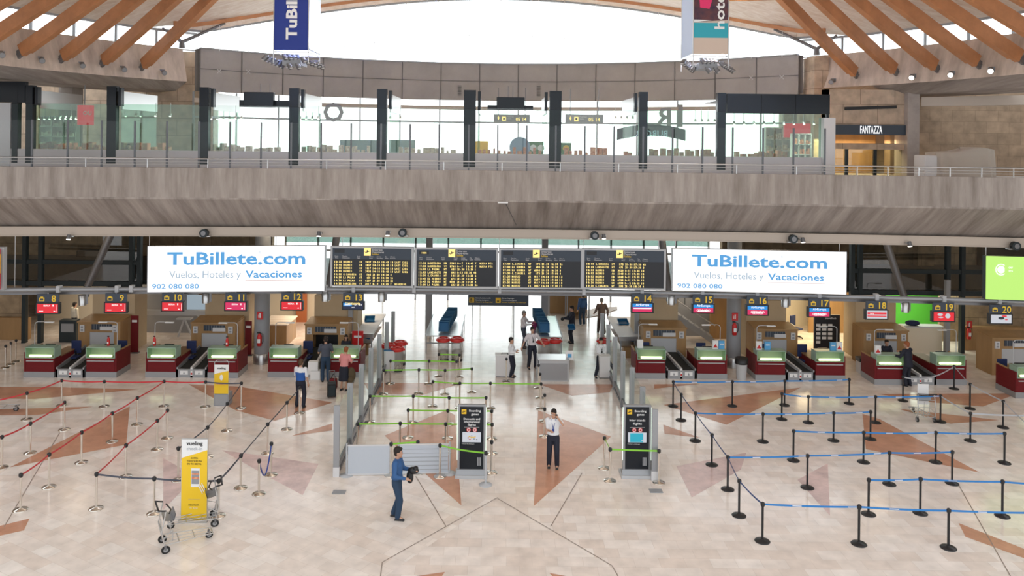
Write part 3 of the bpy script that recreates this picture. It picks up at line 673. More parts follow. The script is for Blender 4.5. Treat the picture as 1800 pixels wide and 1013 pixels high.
# covered machine
r = thing('covered_machine', 'machine hidden under a draped beige dust sheet on the right of the mezzanine', 'covered machine', (19.8, 34.2, 8.4))
rows = []
for j in range(9):
    t = j/8; row = []
    for i in range(49):
        a = 2*PI*i/48; sx, sy = 1.3, .65
        fold = .05*math.sin(a*11+j*.3)*(1-t)*1.6+.03*math.sin(a*7)*(1-t)
        rr = (1-.06*t) if j < 6 else (1-.06*.7)*(1-(t-.62)/.38*.98)
        ca, sa = math.cos(a), math.sin(a); e = .45; cx = math.copysign(abs(ca)**e, ca); cy = math.copysign(abs(sa)**e, sa)
        top_ = 1.28+.10*math.sin(cx*2.2)-.12*max(0, cx)*0
        row.append(V(cx*(sx*rr+fold), cy*(sy*rr+fold), top_*min(1, t/.66) if t < .66 else top_+.06*(t-.66)))
    rows.append(row)
mb = MB(); mb.sheet(rows, 0, True); mb.build('dust_sheet', ['cloth'], r)
MB().box(-1.75, -1.2, -.5, .4, 0, 1.02).build('white_side_unit', ['offwhite'], r, bevel=.05)
mat('rail_gray', (.13, .14, .16), .5)
# ---- railing of the mezzanine edge
r = thing('glass_railing', 'glass and steel railing along the concrete mezzanine edge', 'railing', (0, 31.15, 8.67))
X = [px2x(p, 31.15) for p in [-30, 22, 79, 137, 193, 248, 302, 356, 409, 462, 514, 566, 618, 670, 721, 772, 824, 875, 926, 977, 1028, 1079, 1130, 1181, 1233, 1285, 1337, 1389, 1442]]
for x in X: MB().box(x-.03, x+.03, 31.12+dY(x), 31.18+dY(x), 8.66, 10.46).build('post', ['rail_gray'], r, world=True)
for a, b in zip(X[:-1], X[1:]):
    MB().poly([(a+.03, 31.15+dY(a), 8.72), (b-.03, 31.15+dY(b), 8.72), (b-.03, 31.15+dY(b), 10.44), (a+.03, 31.15+dY(a), 10.44)]).build('glass_panel', ['glass_clear'], r, world=True)
for z, rad, nm in ((9.02, .028, 'handrail'), (8.90, .010, 'rail_wire'), (8.80, .010, 'rail_wire')):
    MB().tube([V(x, 31.02+dY(x), z) for x in [-22+i*1.1 for i in range(41)]], rad, n=6).build(nm, ['steel'], r, world=True)
for i in range(20):
    x = px2x(1495+i*51-15*51*0, 31.1) if i < 7 else px2x(1495-(i-6)*102, 31.1)
    MB().box(x-.015, x+.015, 31.0+dY(x), 31.04+dY(x), 8.67, 9.0).build('rail_stub', ['steel'], r, world=True)
# person behind the shop glass is built with the people
# ================================================================== HANGING BANNERS
def spot_bank(r, c, n, d, sgn):
    mb = MB(); g = MB()
    for i in range(n):
        p = V(c[0]+d[0]*i, c[1]+d[1]*i, c[2]+d[2]*i); mb.cyl(p, p+V(sgn*.10, -.06, -.13), .085, .10, n=12); mb.cyl(p+V(0, 0, .05), p, .09, n=10)
        g.cyl(p+V(sgn*.10, -.06, -.131), p+V(sgn*.103, -.062, -.14), .07, n=10)
    mb.build('spotlight_bank', ['steel_dark'], r, world=True); g.build('lamp_faces', ['white'], r, world=True)
def banner(px0, px1, px2, yb, lab, front):
    Y = 30.0; a, b = at(px0, yb, Y), at(px1, yb, Y); w = b.x-a.x; dep = 1.9; zt = 18.0
    zt = min(roofz(a.x, Y), roofz(b.x, Y))-.2
    r = thing('hanging_banner', lab, 'banner', ((a.x+b.x)/2, Y+dep/2, a.z))
    front(r, a.x, b.x, Y, a.z, zt)
    sx = b.x if px2 > px1 else a.x
    MB().box(min(sx, sx+.02), max(sx, sx+.02), Y+.02, Y+dep, a.z+.02, zt).build('side_sheet', ['banner_pale'], r, world=True)
    ox = a.x if px2 > px1 else b.x
    MB().box(ox-.01, ox+.01, Y+.02, Y+dep, a.z+.02, zt).build('side_sheet', ['banner_pale'], r, world=True)
    m = MB()
    for x in (a.x, b.x):
        for y in (Y-.02, Y+dep): m.cyl((x, y, a.z-.5), (x, y, zt+.1), .022, n=8)
    for z in (a.z-.06,): m.tube([V(a.x, Y, z), V(b.x, Y, z), V(b.x, Y+dep, z), V(a.x, Y+dep, z), V(a.x, Y, z)], .02, n=6)
    m.build('steel_frame', ['steel'], r, world=True)
    cx, cz = (a.x+b.x)/2, a.z-.32
    m = MB(); m.box(cx-.38, cx+.32, Y+.2, Y+1.2, cz-.22, cz+.02); m.box(cx-.9, cx+.9, Y+.55, Y+.65, cz-.05, cz+.01); m.build('gear_box', ['mid_gray'], r, world=True)
    spot_bank(r, (cx-.95, Y+.1, cz+.08), 6, (.10, .12, -.045), -1); spot_bank(r, (cx+.42, Y+.1, cz+.02), 6, (.11, .12, -.035), 1)
    spot_bank(r, (cx-.1, Y+.1, cz-.22), 2, (.32, 0, 0), 1); spot_bank(r, (cx-.3, Y+.15, cz+.14), 4, (.16, .05, 0), 1)
def fA(r, xa, xb, Y, z0, z1):
    MB().box(xa, xb, Y-.01, Y+.01, z0, z1).build('front_sheet', ['banner_blue'], r, world=True)
    MB().text('TuBillete', (xa+(xb-xa)*.66, Y-.02, z0+.40), .56, 0, 'l', .035, ex=(0, 0, 1), ez=(-1, 0, 0), fit=2.5, off=.01).build('banner_letters', ['print_white'], r, world=True)
def fB(r, xa, xb, Y, z0, z1):
    w = xb-xa
    MB().box(xa, xb, Y-.01, Y+.01, z0, z1, 0).box(xa+.02, xb-.02, Y-.014, Y-.01, z0+.62, z0+1.18, 1).poly([(xa+.02, Y-.016, z0+1.2), (xb-.02, Y-.016, z0+1.3), (xb-.02, Y-.016, z1), (xa+.02, Y-.016, z1)], 2)\
        .poly([(xa+.25, Y-.018, z0+1.75), (xa+.6, Y-.018, z0+1.7), (xa+.75, Y-.018, z0+2.2), (xa+.2, Y-.018, z0+2.3)], 3).poly([(xa+.02, Y-.018, z0+1.2), (xa+.7, Y-.018, z0+1.28), (xa+.02, Y-.018, z0+1.3)], 4)\
        .build('front_sheet', ['banner_sand', 'banner_teal', 'banner_night', 'banner_pink', 'print_white'], r, world=True)
    MB().text('hotel', (xb-.17, Y-.02, z0+.95), .52, 0, 'l', .02, ex=(0, 0, 1), ez=(-1, 0, 0), fit=1.45, off=.01).build('banner_letters', ['print_white'], r, world=True)
banner(481, 542, 563, 88, 'tall dark blue banner box with white upright letters, hanging left of centre', fA)
banner(1218, 1280, 1195, 95, 'tall hanging banner with sea and sand photo, right of centre', fB)
# spotlights on the concrete ring beam
sp = thing('ring_spotlight', '', 'spotlight', (0, 0, 0), 0, 'spotlights on the concrete ring beam')
MB().cyl((0, 0, 0), (0, -.28, -.12), .09, .12, n=14).build('lamp_barrel', ['steel_dark'], sp)
MB().box(-.03, .03, -.04, .3, -.03, .03).box(-.12, .12, .22, .26, -.1, .1).build('bracket', ['steel_dark'], sp)
MB().cyl((0, -.281, -.12), (0, -.29, -.124), .1, n=14).build('lamp_face', ['mid_gray'], sp)
lst = [(3, 93, 0), (73, 103, 0), (144, 112, 0), (217, 119, 0), (287, 125, 0), (1463, 141, 0), (1604, 133, 1), (1672, 128, 1), (1742, 121, 1)]
dn = ['leftmost black spotlight on the left ring beam', 'second black spotlight from the left on the left ring beam', 'third black spotlight from the left on the left ring beam', 'fourth black spotlight from the left on the left ring beam',
      'black spotlight nearest the rear window on the left ring beam', 'unlit black spotlight nearest the rear window on the right ring beam', 'first lit spotlight on the right ring beam', 'second lit spotlight on the right ring beam', 'rightmost lit spotlight on the ring beam']
for i, ((px, py, lit), nm) in enumerate(zip(lst, dn)):
    u = (px-876)/1400; a2 = u*u+1; disc = (2*CY)**2-4*a2*(CY**2-20.15**2); Y = (2*CY+math.sqrt(disc))/(2*a2)
    p = at(px, py, Y); rz = math.atan2(p.x, Y-CY)*-.0+(math.radians(35) if px < 876 else math.radians(-35))
    if i == 0: sp.location = p; sp.rotation_euler.z = rz; sp['label'] = nm; o = sp
    else: o = dup(sp, p, rz, nm)
    if lit:
        for ch in o.children:
            if ch.name.startswith('lamp_face'): ch.data = ch.data.copy(); ch.data.materials[0] = MT['glow_lamp']
NW = {8: 'eight', 9: 'nine', 10: 'ten', 11: 'eleven', 12: 'twelve', 13: 'thirteen', 14: 'fourteen', 15: 'fifteen', 16: 'sixteen', 17: 'seventeen', 18: 'eighteen', 19: 'nineteen', 20: 'twenty'}
# ================================================================== GANTRY WITH BILLBOARDS, FLIGHT BOARDS AND DESK SCREENS
GY = 32.4
def ga(px, py, off=0.0):
    """point on the bowed gantry plane"""
    Y = GY
    for _ in range(4): p = at(px, py, Y); Y = GY+off+1.0*dY(p.x)
    return at(px, py, Y)
r = thing('display_gantry', 'long grey tube gantry carrying the billboards, flight boards and desk screens', 'gantry', (0, GY, 3.6))
xs = [-25+i for i in range(51)]
MB().tube([V(x, GY+.25+dY(x), 3.70) for x in xs], .09, n=10).build('gantry_tube', ['alu'], r, world=True)
mb = MB()
for a, b in zip(xs[:-1], xs[1:]): mb.beam(V(a, GY+.45+dY(a), 3.55), V(b, GY+.45+dY(b), 3.55), .08, .14)
mb.build('gantry_rail', ['steel_dark'], r, world=True)
for px in (104, 207, 232, 306, 413, 516, 572, 622, 728, 878, 1026, 1128, 1234, 1330, 1439, 1540, 1658, 1755):
    p = ga(px, 511, .25); MB().box(p.x-.07, p.x+.07, p.y-.12, p.y+.12, 3.6, 3.86).build('gantry_clamp', ['light_gray'], r, world=True)
for px in (258, 482, 600, 728, 878, 1026, 1160, 1190, 1480, 1740, 20):
    p = ga(px, 430, .25); MB().cyl((p.x, p.y+.25, 3.7), (p.x, p.y+.25, 6.0), .015, n=6).build('hanging_rod', ['steel'], r, world=True)
def frame(px0, px1, yt0, yt1, yb0, yb1, off=0):
    a, b, c, d = ga(px0, yt0, off), ga(px1, yt1, off), ga(px1, yb1, off), ga(px0, yb0, off)
    return a, b, V(b.x, b.y, c.z), V(a.x, a.y, d.z)
def billboard(pxs, side):
    a, b, c, d = frame(*pxs); r = thing('billboard', 'big backlit white billboard TuBillete.com on the %s of the flight boards' % side, 'billboard', ((a.x+b.x)/2, a.y+.1, (a.z+c.z)/2))
    ex = (b-a).normalized(); W_ = (b-a).length; ez = V(0, 0, 1); Hh = a.z-d.z; nrm = ex.cross(ez)
    m = MB(); m.prism([a, b, c, d], (0, .22, 0)); m.build('light_box', ['alu'], r, world=True)
    q = [p+nrm*.01 for p in (a, b, c, d)]; ctr = (a+c)/2; q = [ctr+(p-ctr)*.992+nrm*.012 for p in (a, b, c, d)]
    MB().poly(q[::-1]).build('light_panel', ['glow_white'], r, world=True)
    o = d+nrm*.02
    def at2(u, v): return o+ex*(W_*u)+ez*(Hh*v)
    m = MB(); m.text('TuBillete.com', at2(.50, .60), Hh*.38, 0, 'c', .024, ex=ex, fit=W_*.775)
    m.build('headline', ['glow_sign_blue'], r, world=True)
    m = MB(); m.text('Vuelos, Hoteles y', at2(.125, .31), Hh*.22, 0, 'l', 0, ex=ex, fit=W_*.40); m.text('\u00ae', at2(.63, .83), Hh*.08, 0, 'c', 0, ex=ex); m.build('subline', ['glow_sign_gray'], r, world=True)
    m = MB(); m.text('Vacaciones', at2(.55, .31), Hh*.22, 0, 'l', .02, ex=ex, fit=W_*.32); m.text('902 080 080', at2(.03, .075), Hh*.15, 0, 'l', .012, ex=ex, fit=W_*.26)
    m.build('phone_line', ['glow_sign_blue'], r, world=True)
    mat('underline', (.8, .35, .3), .5, emit=.5); m = MB(); u1, u2 = at2(.55, .235), at2(.875, .24)
    m.poly([u1, u2, u2+V(0, 0, .015), u1+V(0, 0, .015)]); m.build('underline', ['underline'], r, world=True)
billboard((259, 572, 433, 432, 514, 512), 'left'); billboard((1182, 1489, 437, 443, 511, 518), 'right')
# flight boards
rowsT = [
 ["13:35 MADRID     UX  9027 23-24 13:45 13 LAST CALL", "13:40 MADRID     IB  3857 14-18 13:40 13 LAST CALL", "13:55 MADRID     UX  9017 14-18 14:00 13 LAST CALL", "13:55 MADRID     VY  3935 14-18 13:45 13 LAST CALL",
  "14:00 G.CANARIA  NT   165 21-30 14:20 4", "14:30 LA PALMA   NT   631 21-30 14:30 2A", "14:30 LA PALMA   NT  6237 21-30 14:30 2B", "14:35 BARCELONA  VY  3117 8--9  14:45 7  BOARDING"],
 ["17:30 BARCELONA  IB  5365 8--7  14:45 7  NUEVA PTA", "17:35 BARCELONA  VY  8765 8--7  14:45 7  NUEVA PTA", "15:00 LA PALMA   NT   635 21-30 15:30 1", "15:15 LANZAROTE  PM   845 8-13 15:30 4B",
  "15:30 G.CANARIA  NT   135 21-30 15:35 2", "15:45 EL HIERRO  NT   675 21-30 15:30 3", "15:45 EL HIERRO  NT  6501 21-30 15:35 4", "17:00 LA PALMA   NT   633 21-30 15:30 2A"],
 ["17:00 G.CANARIA  NT   175 21-30 16:30 2A", "17:00 LA GOMERA  NT   683 21-30 16:30 3", "17:00 LA GOMERA  NT  6503 21-30 16:30 3", "17:30 G.CANARIA  NT   173 21-30 17:00 4",
  "17:35 MADRID     UX  9117 14-18 17:00 13", "17:35 MADRID     UX  9077 14-19 17:30 13", "17:35 MADRID     NT  9117 14-18 17:00 13", "17:45 MADRID     IB  3857 14-18 17:30 12"],
 ["18:00 G.CANARIA  NT   175 21-30 17:30 4B", "18:00 LANZAROTE  NT   671 21-30 17:30 3", "18:15 MADRID     IB  3820 8-11 17:35 13", "18:15 MADRID     AA  5343 8-11 17:35 13",
  "18:15 MADRID     IB  5848 8-11 17:35 13", "18:15 MADRID     IB  6755 8-11 17:30 12", "18:30 MADRID     UX  6333 1--2 18:05 10", "18:30 G.CANARIA  NT   185 21-30 18:30 4"]]
def mono(m, s, o, ex, W_, Hh, u0, u1, v, h, k):
    n = 51
    for i, ch in enumerate(s):
        if ch == ' ': continue
        m.text(ch, o+ex*(W_*(u0+(u1-u0)*i/n))+V(0, 0, Hh*v), h, k, 'l', .035, ex=ex, fit=W_*(u1-u0)/n*(.74 if ch not in ':-.1I' else .32))
def plane_icon(m, c, s, ex, k):
    ez = V(0, 0, 1); c = Vector(c)
    P = lambda pts: [c+ex*(x*s)+ez*(y*s) for x, y in pts]
    m.poly(P([(-.36, -.12), (-.28, -.22), (.30, .04), (.36, .14), (.26, .17)])[::1], k); m.poly(P([(-.12, -.06), (-.10, .30), (-.02, .30), (.14, .04)])[::-1], k); m.poly(P([(-.36, -.12), (-.42, .06), (-.36, .06), (-.26, -.1)])[::-1], k)
fb = [(581, 727, 433, 435, 504, 507), (729, 876, 436, 437, 506, 509), (877, 1025, 437, 438, 508, 509), (1024, 1171, 437, 439, 508, 511)]
fn = ['leftmost', 'second from the left', 'third from the left', 'rightmost']
for bi, (q4, nm) in enumerate(zip(fb, fn)):
    a, b, c, d = frame(*q4); r = thing('flight_board', '%s of the four dark flight boards with yellow departures' % nm, 'departures board', ((a.x+b.x)/2, a.y+.1, (a.z+d.z)/2), 0, 'flight boards on the gantry')
    ex = (b-a).normalized(); W_ = (b-a).length; ez = V(0, 0, 1); Hh = a.z-d.z; nrm = ex.cross(ez); o = d
    MB().prism([a, b, c, d], (0, .22, 0)).build('board_frame', ['light_gray'], r, world=True)
    def pl(u0, u1, v0, v1, off): return [o+nrm*off+ex*(W_*u)+ez*(Hh*v) for u, v in ((u0, v0), (u1, v0), (u1, v1), (u0, v1))]
    m = MB(); m.poly(pl(.025, .975, .04, .96, .01), 0); m.poly(pl(.025, .975, .04, .69, .014), 1); m.poly(pl(.05, .17, .84, .93, .014), 1)
    m.build('board_face', ['board_blue', 'board_black'], r, world=True)
    m = MB(); m.poly(pl(.405, .485, .78, .97, .02), 0); plane_icon(m, o+nrm*.024+ex*(W_*.445)+ez*(Hh*.875), W_*.075, ex, 1); m.build('departure_icon', ['glow_amber', 'board_black'], r, world=True)
    m = MB()
    for t, v, k in (('Embarque', .905, 0), ('Departures', .85, 0), ('Salidas', .795, 1)): m.text(t, o+nrm*.02+ex*(W_*.50)+ez*(Hh*v), Hh*.065, k, 'l', .01, ex=ex)
    m.build('board_heading', ['offwhite', 'print_yellow'], r, world=True)
    for u, ts in ((.055, ('Hora', 'Time')), (.145, ('Destino', 'Destination')), (.32, ('Vuelo', 'Flight')), (.47, ('Mostr.', 'Desk')), (.56, ('Embar.', 'Boarding')), (.66, ('Pta', 'Gate')), (.72, ('Observ.', 'Remarks'))):
        m = MB()
        for t, v in zip(ts, (.745, .705)): m.text(t, o+nrm*.02+ex*(W_*u)+ez*(Hh*v), Hh*.04, 0, 'l', 0, ex=ex)
        m.build('column_heading', ['offwhite'], r, world=True)
    for j, s in enumerate(rowsT[bi]):
        m = MB(); mono(m, s, o+nrm*.02, ex, W_, Hh, .052, .955, .60-.0775*j, Hh*.066, 0); m.build('flight_row', ['glow_amber'], r, world=True)
    if bi == 1: m = MB(); m.text('14:06', o+nrm*.02+ex*(W_*.115)+ez*(Hh*.86), Hh*.06, 0, 'c', .02, ex=ex); m.build('clock_text', ['glow_amber'], r, world=True)
# green board on the right, red and yellow board on the left edge
a, b, c, d = frame(1733, 1850, 450, 453, 526, 530); r = thing('billboard', 'backlit lime green billboard with white round emblem at the right edge', 'billboard', a)
MB().prism([a, b, c, d], (0, .22, 0)).build('light_box', ['frame_dark'], r, world=True)
q = [p+V(0, -.012, 0) for p in (a, b, c, d)]; MB().poly(q[::-1]).build('light_panel', ['screen_lime'], r, world=True)
cc = ga(1759, 474)+V(0, -.03, 0); m = MB()
for i in range(24):
    t0, t1 = 2*PI*i/24, 2*PI*(i+1)/24
    m.add([cc+V(math.cos(t)*rr, 0, math.sin(t)*rr) for rr in (.19, .23) for t in (t0, t1)], [(0, 1, 3, 2)]); m.add([cc, cc+V(math.cos(t0)*.15, 0, math.sin(t0)*.15), cc+V(math.cos(t1)*.15, 0, math.sin(t1)*.15)], [(0, 1, 2)])
m.text('central park', ga(1772, 472)+V(0, -.03, 0), .14, 0, 'l', .01); m.text('travel center', ga(1772, 478)+V(0, -.03, 0), .14, 0, 'l', .01); m.build('emblem', ['glow_white'], r, world=True)
a, b, c, d = frame(-60, 7, 434, 435, 511, 510); r = thing('billboard', 'red and yellow banded board cut by the left edge', 'billboard', a)
MB().prism([a, b, c, d], (0, .2, 0)).build('light_box', ['light_gray'], r, world=True)
for y0, y1, mm in ((437, 446, 'red'), (446, 480, 'yellow'), (480, 508, 'red')):
    p, q = ga(-58, y0), ga(5, y1); MB().box(p.x, q.x, p.y-.03, p.y-.005, q.z, p.z).build('colour_band', [mm], r, world=True)
# hanging security sign over the middle passage
Y = 38.0; p, q = at(823, 516, Y), at(929, 538, Y)
r = thing('security_sign', 'dark hanging sign with two yellow squares over the middle passage', 'sign', (p.x, Y, q.z)); w = q.x-p.x; h = p.z-q.z
MB().box(p.x, q.x, Y-.06, Y+.06, q.z, p.z).build('sign_box', ['board_blue'], r, world=True)
m = MB(); m.box(p.x+w*.02, p.x+w*.10, Y-.075, Y-.065, q.z+h*.25, q.z+h*.68, 0); m.box(p.x+w*.455, p.x+w*.54, Y-.075, Y-.065, q.z+h*.25, q.z+h*.68, 0)
m.ball((p.x+w*.048, Y-.08, q.z+h*.55), .035, 1); m.box(p.x+w*.04, p.x+w*.055, Y-.085, Y-.076, q.z+h*.3, q.z+h*.5, 1); m.box(p.x+w*.075, p.x+w*.083, Y-.085, Y-.076, q.z+h*.3, q.z+h*.6, 1); m.ball((p.x+w*.495, Y-.08, q.z+h*.4), .05, 1, sc=(1.2, .3, .6))
m.build('yellow_square', ['yellow', 'print_black'], r, world=True)
m = MB(); L = [('Sicherheitskontrolle', 'Security checkpoint', 'Control de Seguridad'), ('Zu den Flugsteigen', 'To all boarding gates', 'Acceso a puertas de embarque')]
for k, ts in enumerate(L):
    for j, t in enumerate(ts): m.text(t, (p.x+w*(.125 if k == 0 else .56), Y-.075, q.z+h*(.60-.17*j)), h*.13, 0 if j < 2 else 1, 'l', .01, fit=w*(.25, .22, .28, .2, .24, .40)[k*3+j])
m.build('sign_text', ['print_white', 'print_yellow'], r, world=True)
for x in (p.x+.2, q.x-.7): MB().box(x-.02, x+.02, Y-.01, Y+.03, 0, q.z).build('support_post', ['light_gray'], r, world=True)
# screens over the desks
scr = [(8, 85, 517, 552, 4, 'r'), (9, 204.5, 516, 550, 3, 'r'), (10, 304, 515, 548, 0, 'r'), (11, 415, 515, 547, 0, 'p'), (12, 513.5, 514, 546, 0, 'r'), (13, 621.5, 515, 545, -2, 'd'),
       (14, 1129, 517, 550, 0, 'u1'), (15, 1236, 519, 551, 0, 'u'), (16, 1331, 521, 555, 0, 'u'), (17, 1439.5, 525, 558, 0, 'u'), (18, 1540.5, 529, 562, 0, 'w'), (19, 1658, 532, 566, 0, 'k'), (20, 1758.5, 536, 570, 0, 's')]
for n, px, y0, y1, rz, k in scr:
    p = ga(px, y0); q = ga(px, y1); yy = p.y; r = thing('desk_screen', 'hanging number sign %s with monitor below it' % NW[n], 'screen', (p.x, yy, q.z), math.radians(rz)*.6, 'numbered monitors over the desks')
    hh = p.z-q.z; sh = .34; sc = hh-sh
    MB().box(-.42, .42, -.03, .03, sc, hh).build('number_plate', ['board_blue'], r)
    m = MB(); m.text(str(n), (.23, -.035, sc+.04), .36, 0, 'c', .02); m.box(-.33, -.13, -.04, -.031, sc+.06, sc+.20, 0); m.box(-.29, -.17, -.046, -.041, sc+.09, sc+.16, 1); m.box(-.28, -.18, -.04, -.031, sc+.2, sc+.24, 0)
    m.build('number_text', ['print_yellow', 'board_blue'], r)
    MB().box(-.03, .03, -.02, .05, hh, 3.62-q.z).build('hanger', ['steel_dark'], r)
    MB().box(-.46, .46, -.06, .12, 0, sc).build('monitor_case', ['black'], r, bevel=.01)
    m = MB(); y = -.065; s0, s1 = .05, sc-.04
    if k in 'rp':
        m.box(-.40, .40, y, y+.005, s0, s1, 0); m.text('IBERIA', (-.02, y-.002, s1-.10), .09, 1, 'c', .01); m.box(.2, .24, y-.003, y, s1-.1, s1-.03, 1); m.box(-.33, -.16, y-.003, y, s0+.06, s0+.08, 1); m.box(.24, .30, y-.003, y, s0+.05, s0+.08, 1); m.box(.365, .375, y-.003, y, s0+.03, s1-.03, 1)
        mm = ['glow_red' if k == 'r' else 'screen_pink', 'glow_white']
    elif k == 'd':
        m.box(-.40, .40, y, y+.005, s0, s1, 0); m.box(-.40, -.05, y-.002, y, s1-.15, s1-.02, 2); m.text('Binter', (-.22, y-.005, s1-.12), .1, 1, 'c', .01); m.text('NT 501', (.2, y-.005, s1-.12), .1, 1, 'c', .01); m.text('Lanzarote', (0, y-.005, s0+.18), .15, 3, 'c', .015); m.text('14:45', (0, y-.005, s0+.04), .07, 1)
        mm = ['screen_dark', 'glow_white', 'screen_blue', 'glow_amber']
    elif k[0] == 'u':
        mid = (s0+s1)/2+.02; m.box(-.40, .40, y, y+.005, mid, s1, 0); m.box(-.40, .40, y, y+.005, s0, mid, 2); m.text('AirEuropa', (0, y-.005, mid+.06), .13, 1, 'c', .01)
        if k == 'u': m.text('CERRADO', (0, y-.005, mid-.13), .12, 1, 'c', .015); m.text('CLOSED', (0, y-.005, s0+.03), .12, 1, 'c', .015)
        else: m.box(-.36, .36, y-.003, y, s0+.12, s0+.16, 1)
        mm = ['screen_blue', 'glow_white', 'screen_pink']
    elif k == 'w':
        m.box(-.40, .40, y, y+.005, s0, s1, 0); m.box(-.38, .38, y-.003, y, s0+.17, s0+.25, 1); m.box(-.38, .38, y-.003, y, s0+.08, s0+.12, 1); m.text('Iberia', (-.2, y-.005, s0+.18), .07, 2)
        mm = ['screen_white', 'glow_red', 'glow_white']
    elif k == 'k':
        m.box(-.40, .40, y, y+.005, s0, s1, 0); m.cyl((.15, y-.003, s0+.2), (.15, y-.001, s0+.2), .10, n=16, m=1); m.ball((-.15, y-.002, s0+.25), .09, 1, sc=(1.2, .02, .6)); m.ball((-.12, y-.002, s0+.14), .07, 1, sc=(1.4, .02, .4))
        mm = ['glow_red', 'screen_white']
    else:
        m.box(-.40, .40, y, y+.005, s0, s1, 0); m.ball((0, y-.002, s0+.2), .08, 1, sc=(1.5, .02, .7)); m.ball((.12, y-.002, s0+.28), .05, 2, sc=(2.2, .02, .6)); m.ball((.2, y-.002, s0+.14), .03, 2, sc=(2, .02, .7))
        mm = ['screen_white', 'board_blue', 'glow_red']
    m.build('screen_image', mm, r)
# steel can downlights hanging at the gantry
o = None
for px, py, nm in ((145, 528, 'between screens eight and nine'), (362, 524, 'between screens ten and eleven'), (572, 521, 'between screens twelve and thirteen'), (671, 522, 'right of screen thirteen'), (1180, 527, 'right of screen fourteen'), (1380, 531, 'between screens sixteen and seventeen'), (1591, 540, 'between screens eighteen and nineteen')):
    p = ga(px, py, .5); lab = 'shiny steel can light hanging on the gantry '+nm
    if o is None:
        o = thing('can_light', lab, 'lamp', p, 0, 'steel can lights on the gantry'); MB().lathe([(.15, -.2), (.16, .2), (.12, .22)], n=20).build('lamp_can', ['steel'], o)
        MB().lathe([(.12, -.205), (.12, -.195)], n=20).build('lamp_glass', ['white'], o); MB().box(.15, .22, -.02, .02, -.15, .3).build('bracket', ['steel_dark'], o)
    else: dup(o, p, 0, lab)
# spotlights, loudspeakers on the service trough
o = None
for px, py, nm in ((140, 413, 'above the gap left of screen nine'), (562, 411, 'above the left flight board'), (682, 410, 'above the leftmost flight board'), (1061, 416, 'above the rightmost flight board'), (1404, 420, 'above the right billboard'), (1582, 425, 'right of the right billboard')):
    p = at(px, py, 32.55); p.y += dY(p.x); lab = 'small lit spotlight on the beige service trough '+nm
    if o is None:
        o = thing('trough_spotlight', lab, 'spotlight', p, 0, 'spotlights on the service trough'); MB().cyl((0, 0, .1), (0, -.06, -.08), .07, .09, n=12).build('lamp_can', ['steel_dark'], o)
        MB().cyl((0, -.06, -.08), (0, -.063, -.09), .08, n=12).build('lamp_face', ['glow_lamp'], o); MB().box(-.1, .1, .02, .2, .0, .06).build('bracket', ['steel'], o)
    else: dup(o, p, 0, lab)
o = None
for px, py, nm in ((365, 408, 'above the left billboard'), (708, 409, 'between the first two flight boards'), (1045, 414, 'above the rightmost flight board'), (1388, 418, 'above the right billboard'), (1753, 426, 'above the green billboard')):
    p = at(px, py, 32.5); p.y += dY(p.x); lab = 'round dark loudspeaker on the beige service trough '+nm
    if o is None:
        o = thing('loudspeaker', lab, 'loudspeaker', p, 0, 'loudspeakers on the service trough'); MB().cyl((0, .1, 0), (0, -.1, 0), .17, n=20).build('speaker_case', ['frame_dark'], o)
        MB().cyl((0, -.101, 0), (0, -.12, 0), .10, n=20).build('speaker_cone', ['steel_dark'], o); MB().box(-.2, .2, .05, .3, -.16, -.12).build('bracket', ['steel'], o)
    else: dup(o, p, 0, lab)
# small bracket lamp on the soffit
for px, py, nm in ((333, 353, 'left'), (884, 356, 'middle')):
    p = at(px, py, 31.1); r = thing('soffit_bracket', 'small white bracket fixed under the concrete edge, %s' % nm, 'bracket', p)
    MB().box(-.2, .2, -.12, .0, -.03, .03).build('bracket_plate', ['white'], r)
    MB().cyl((.1, -.05, -.02), (.55, 1.3, -1.0), .015, n=6).build('cable', ['steel_dark'], r)
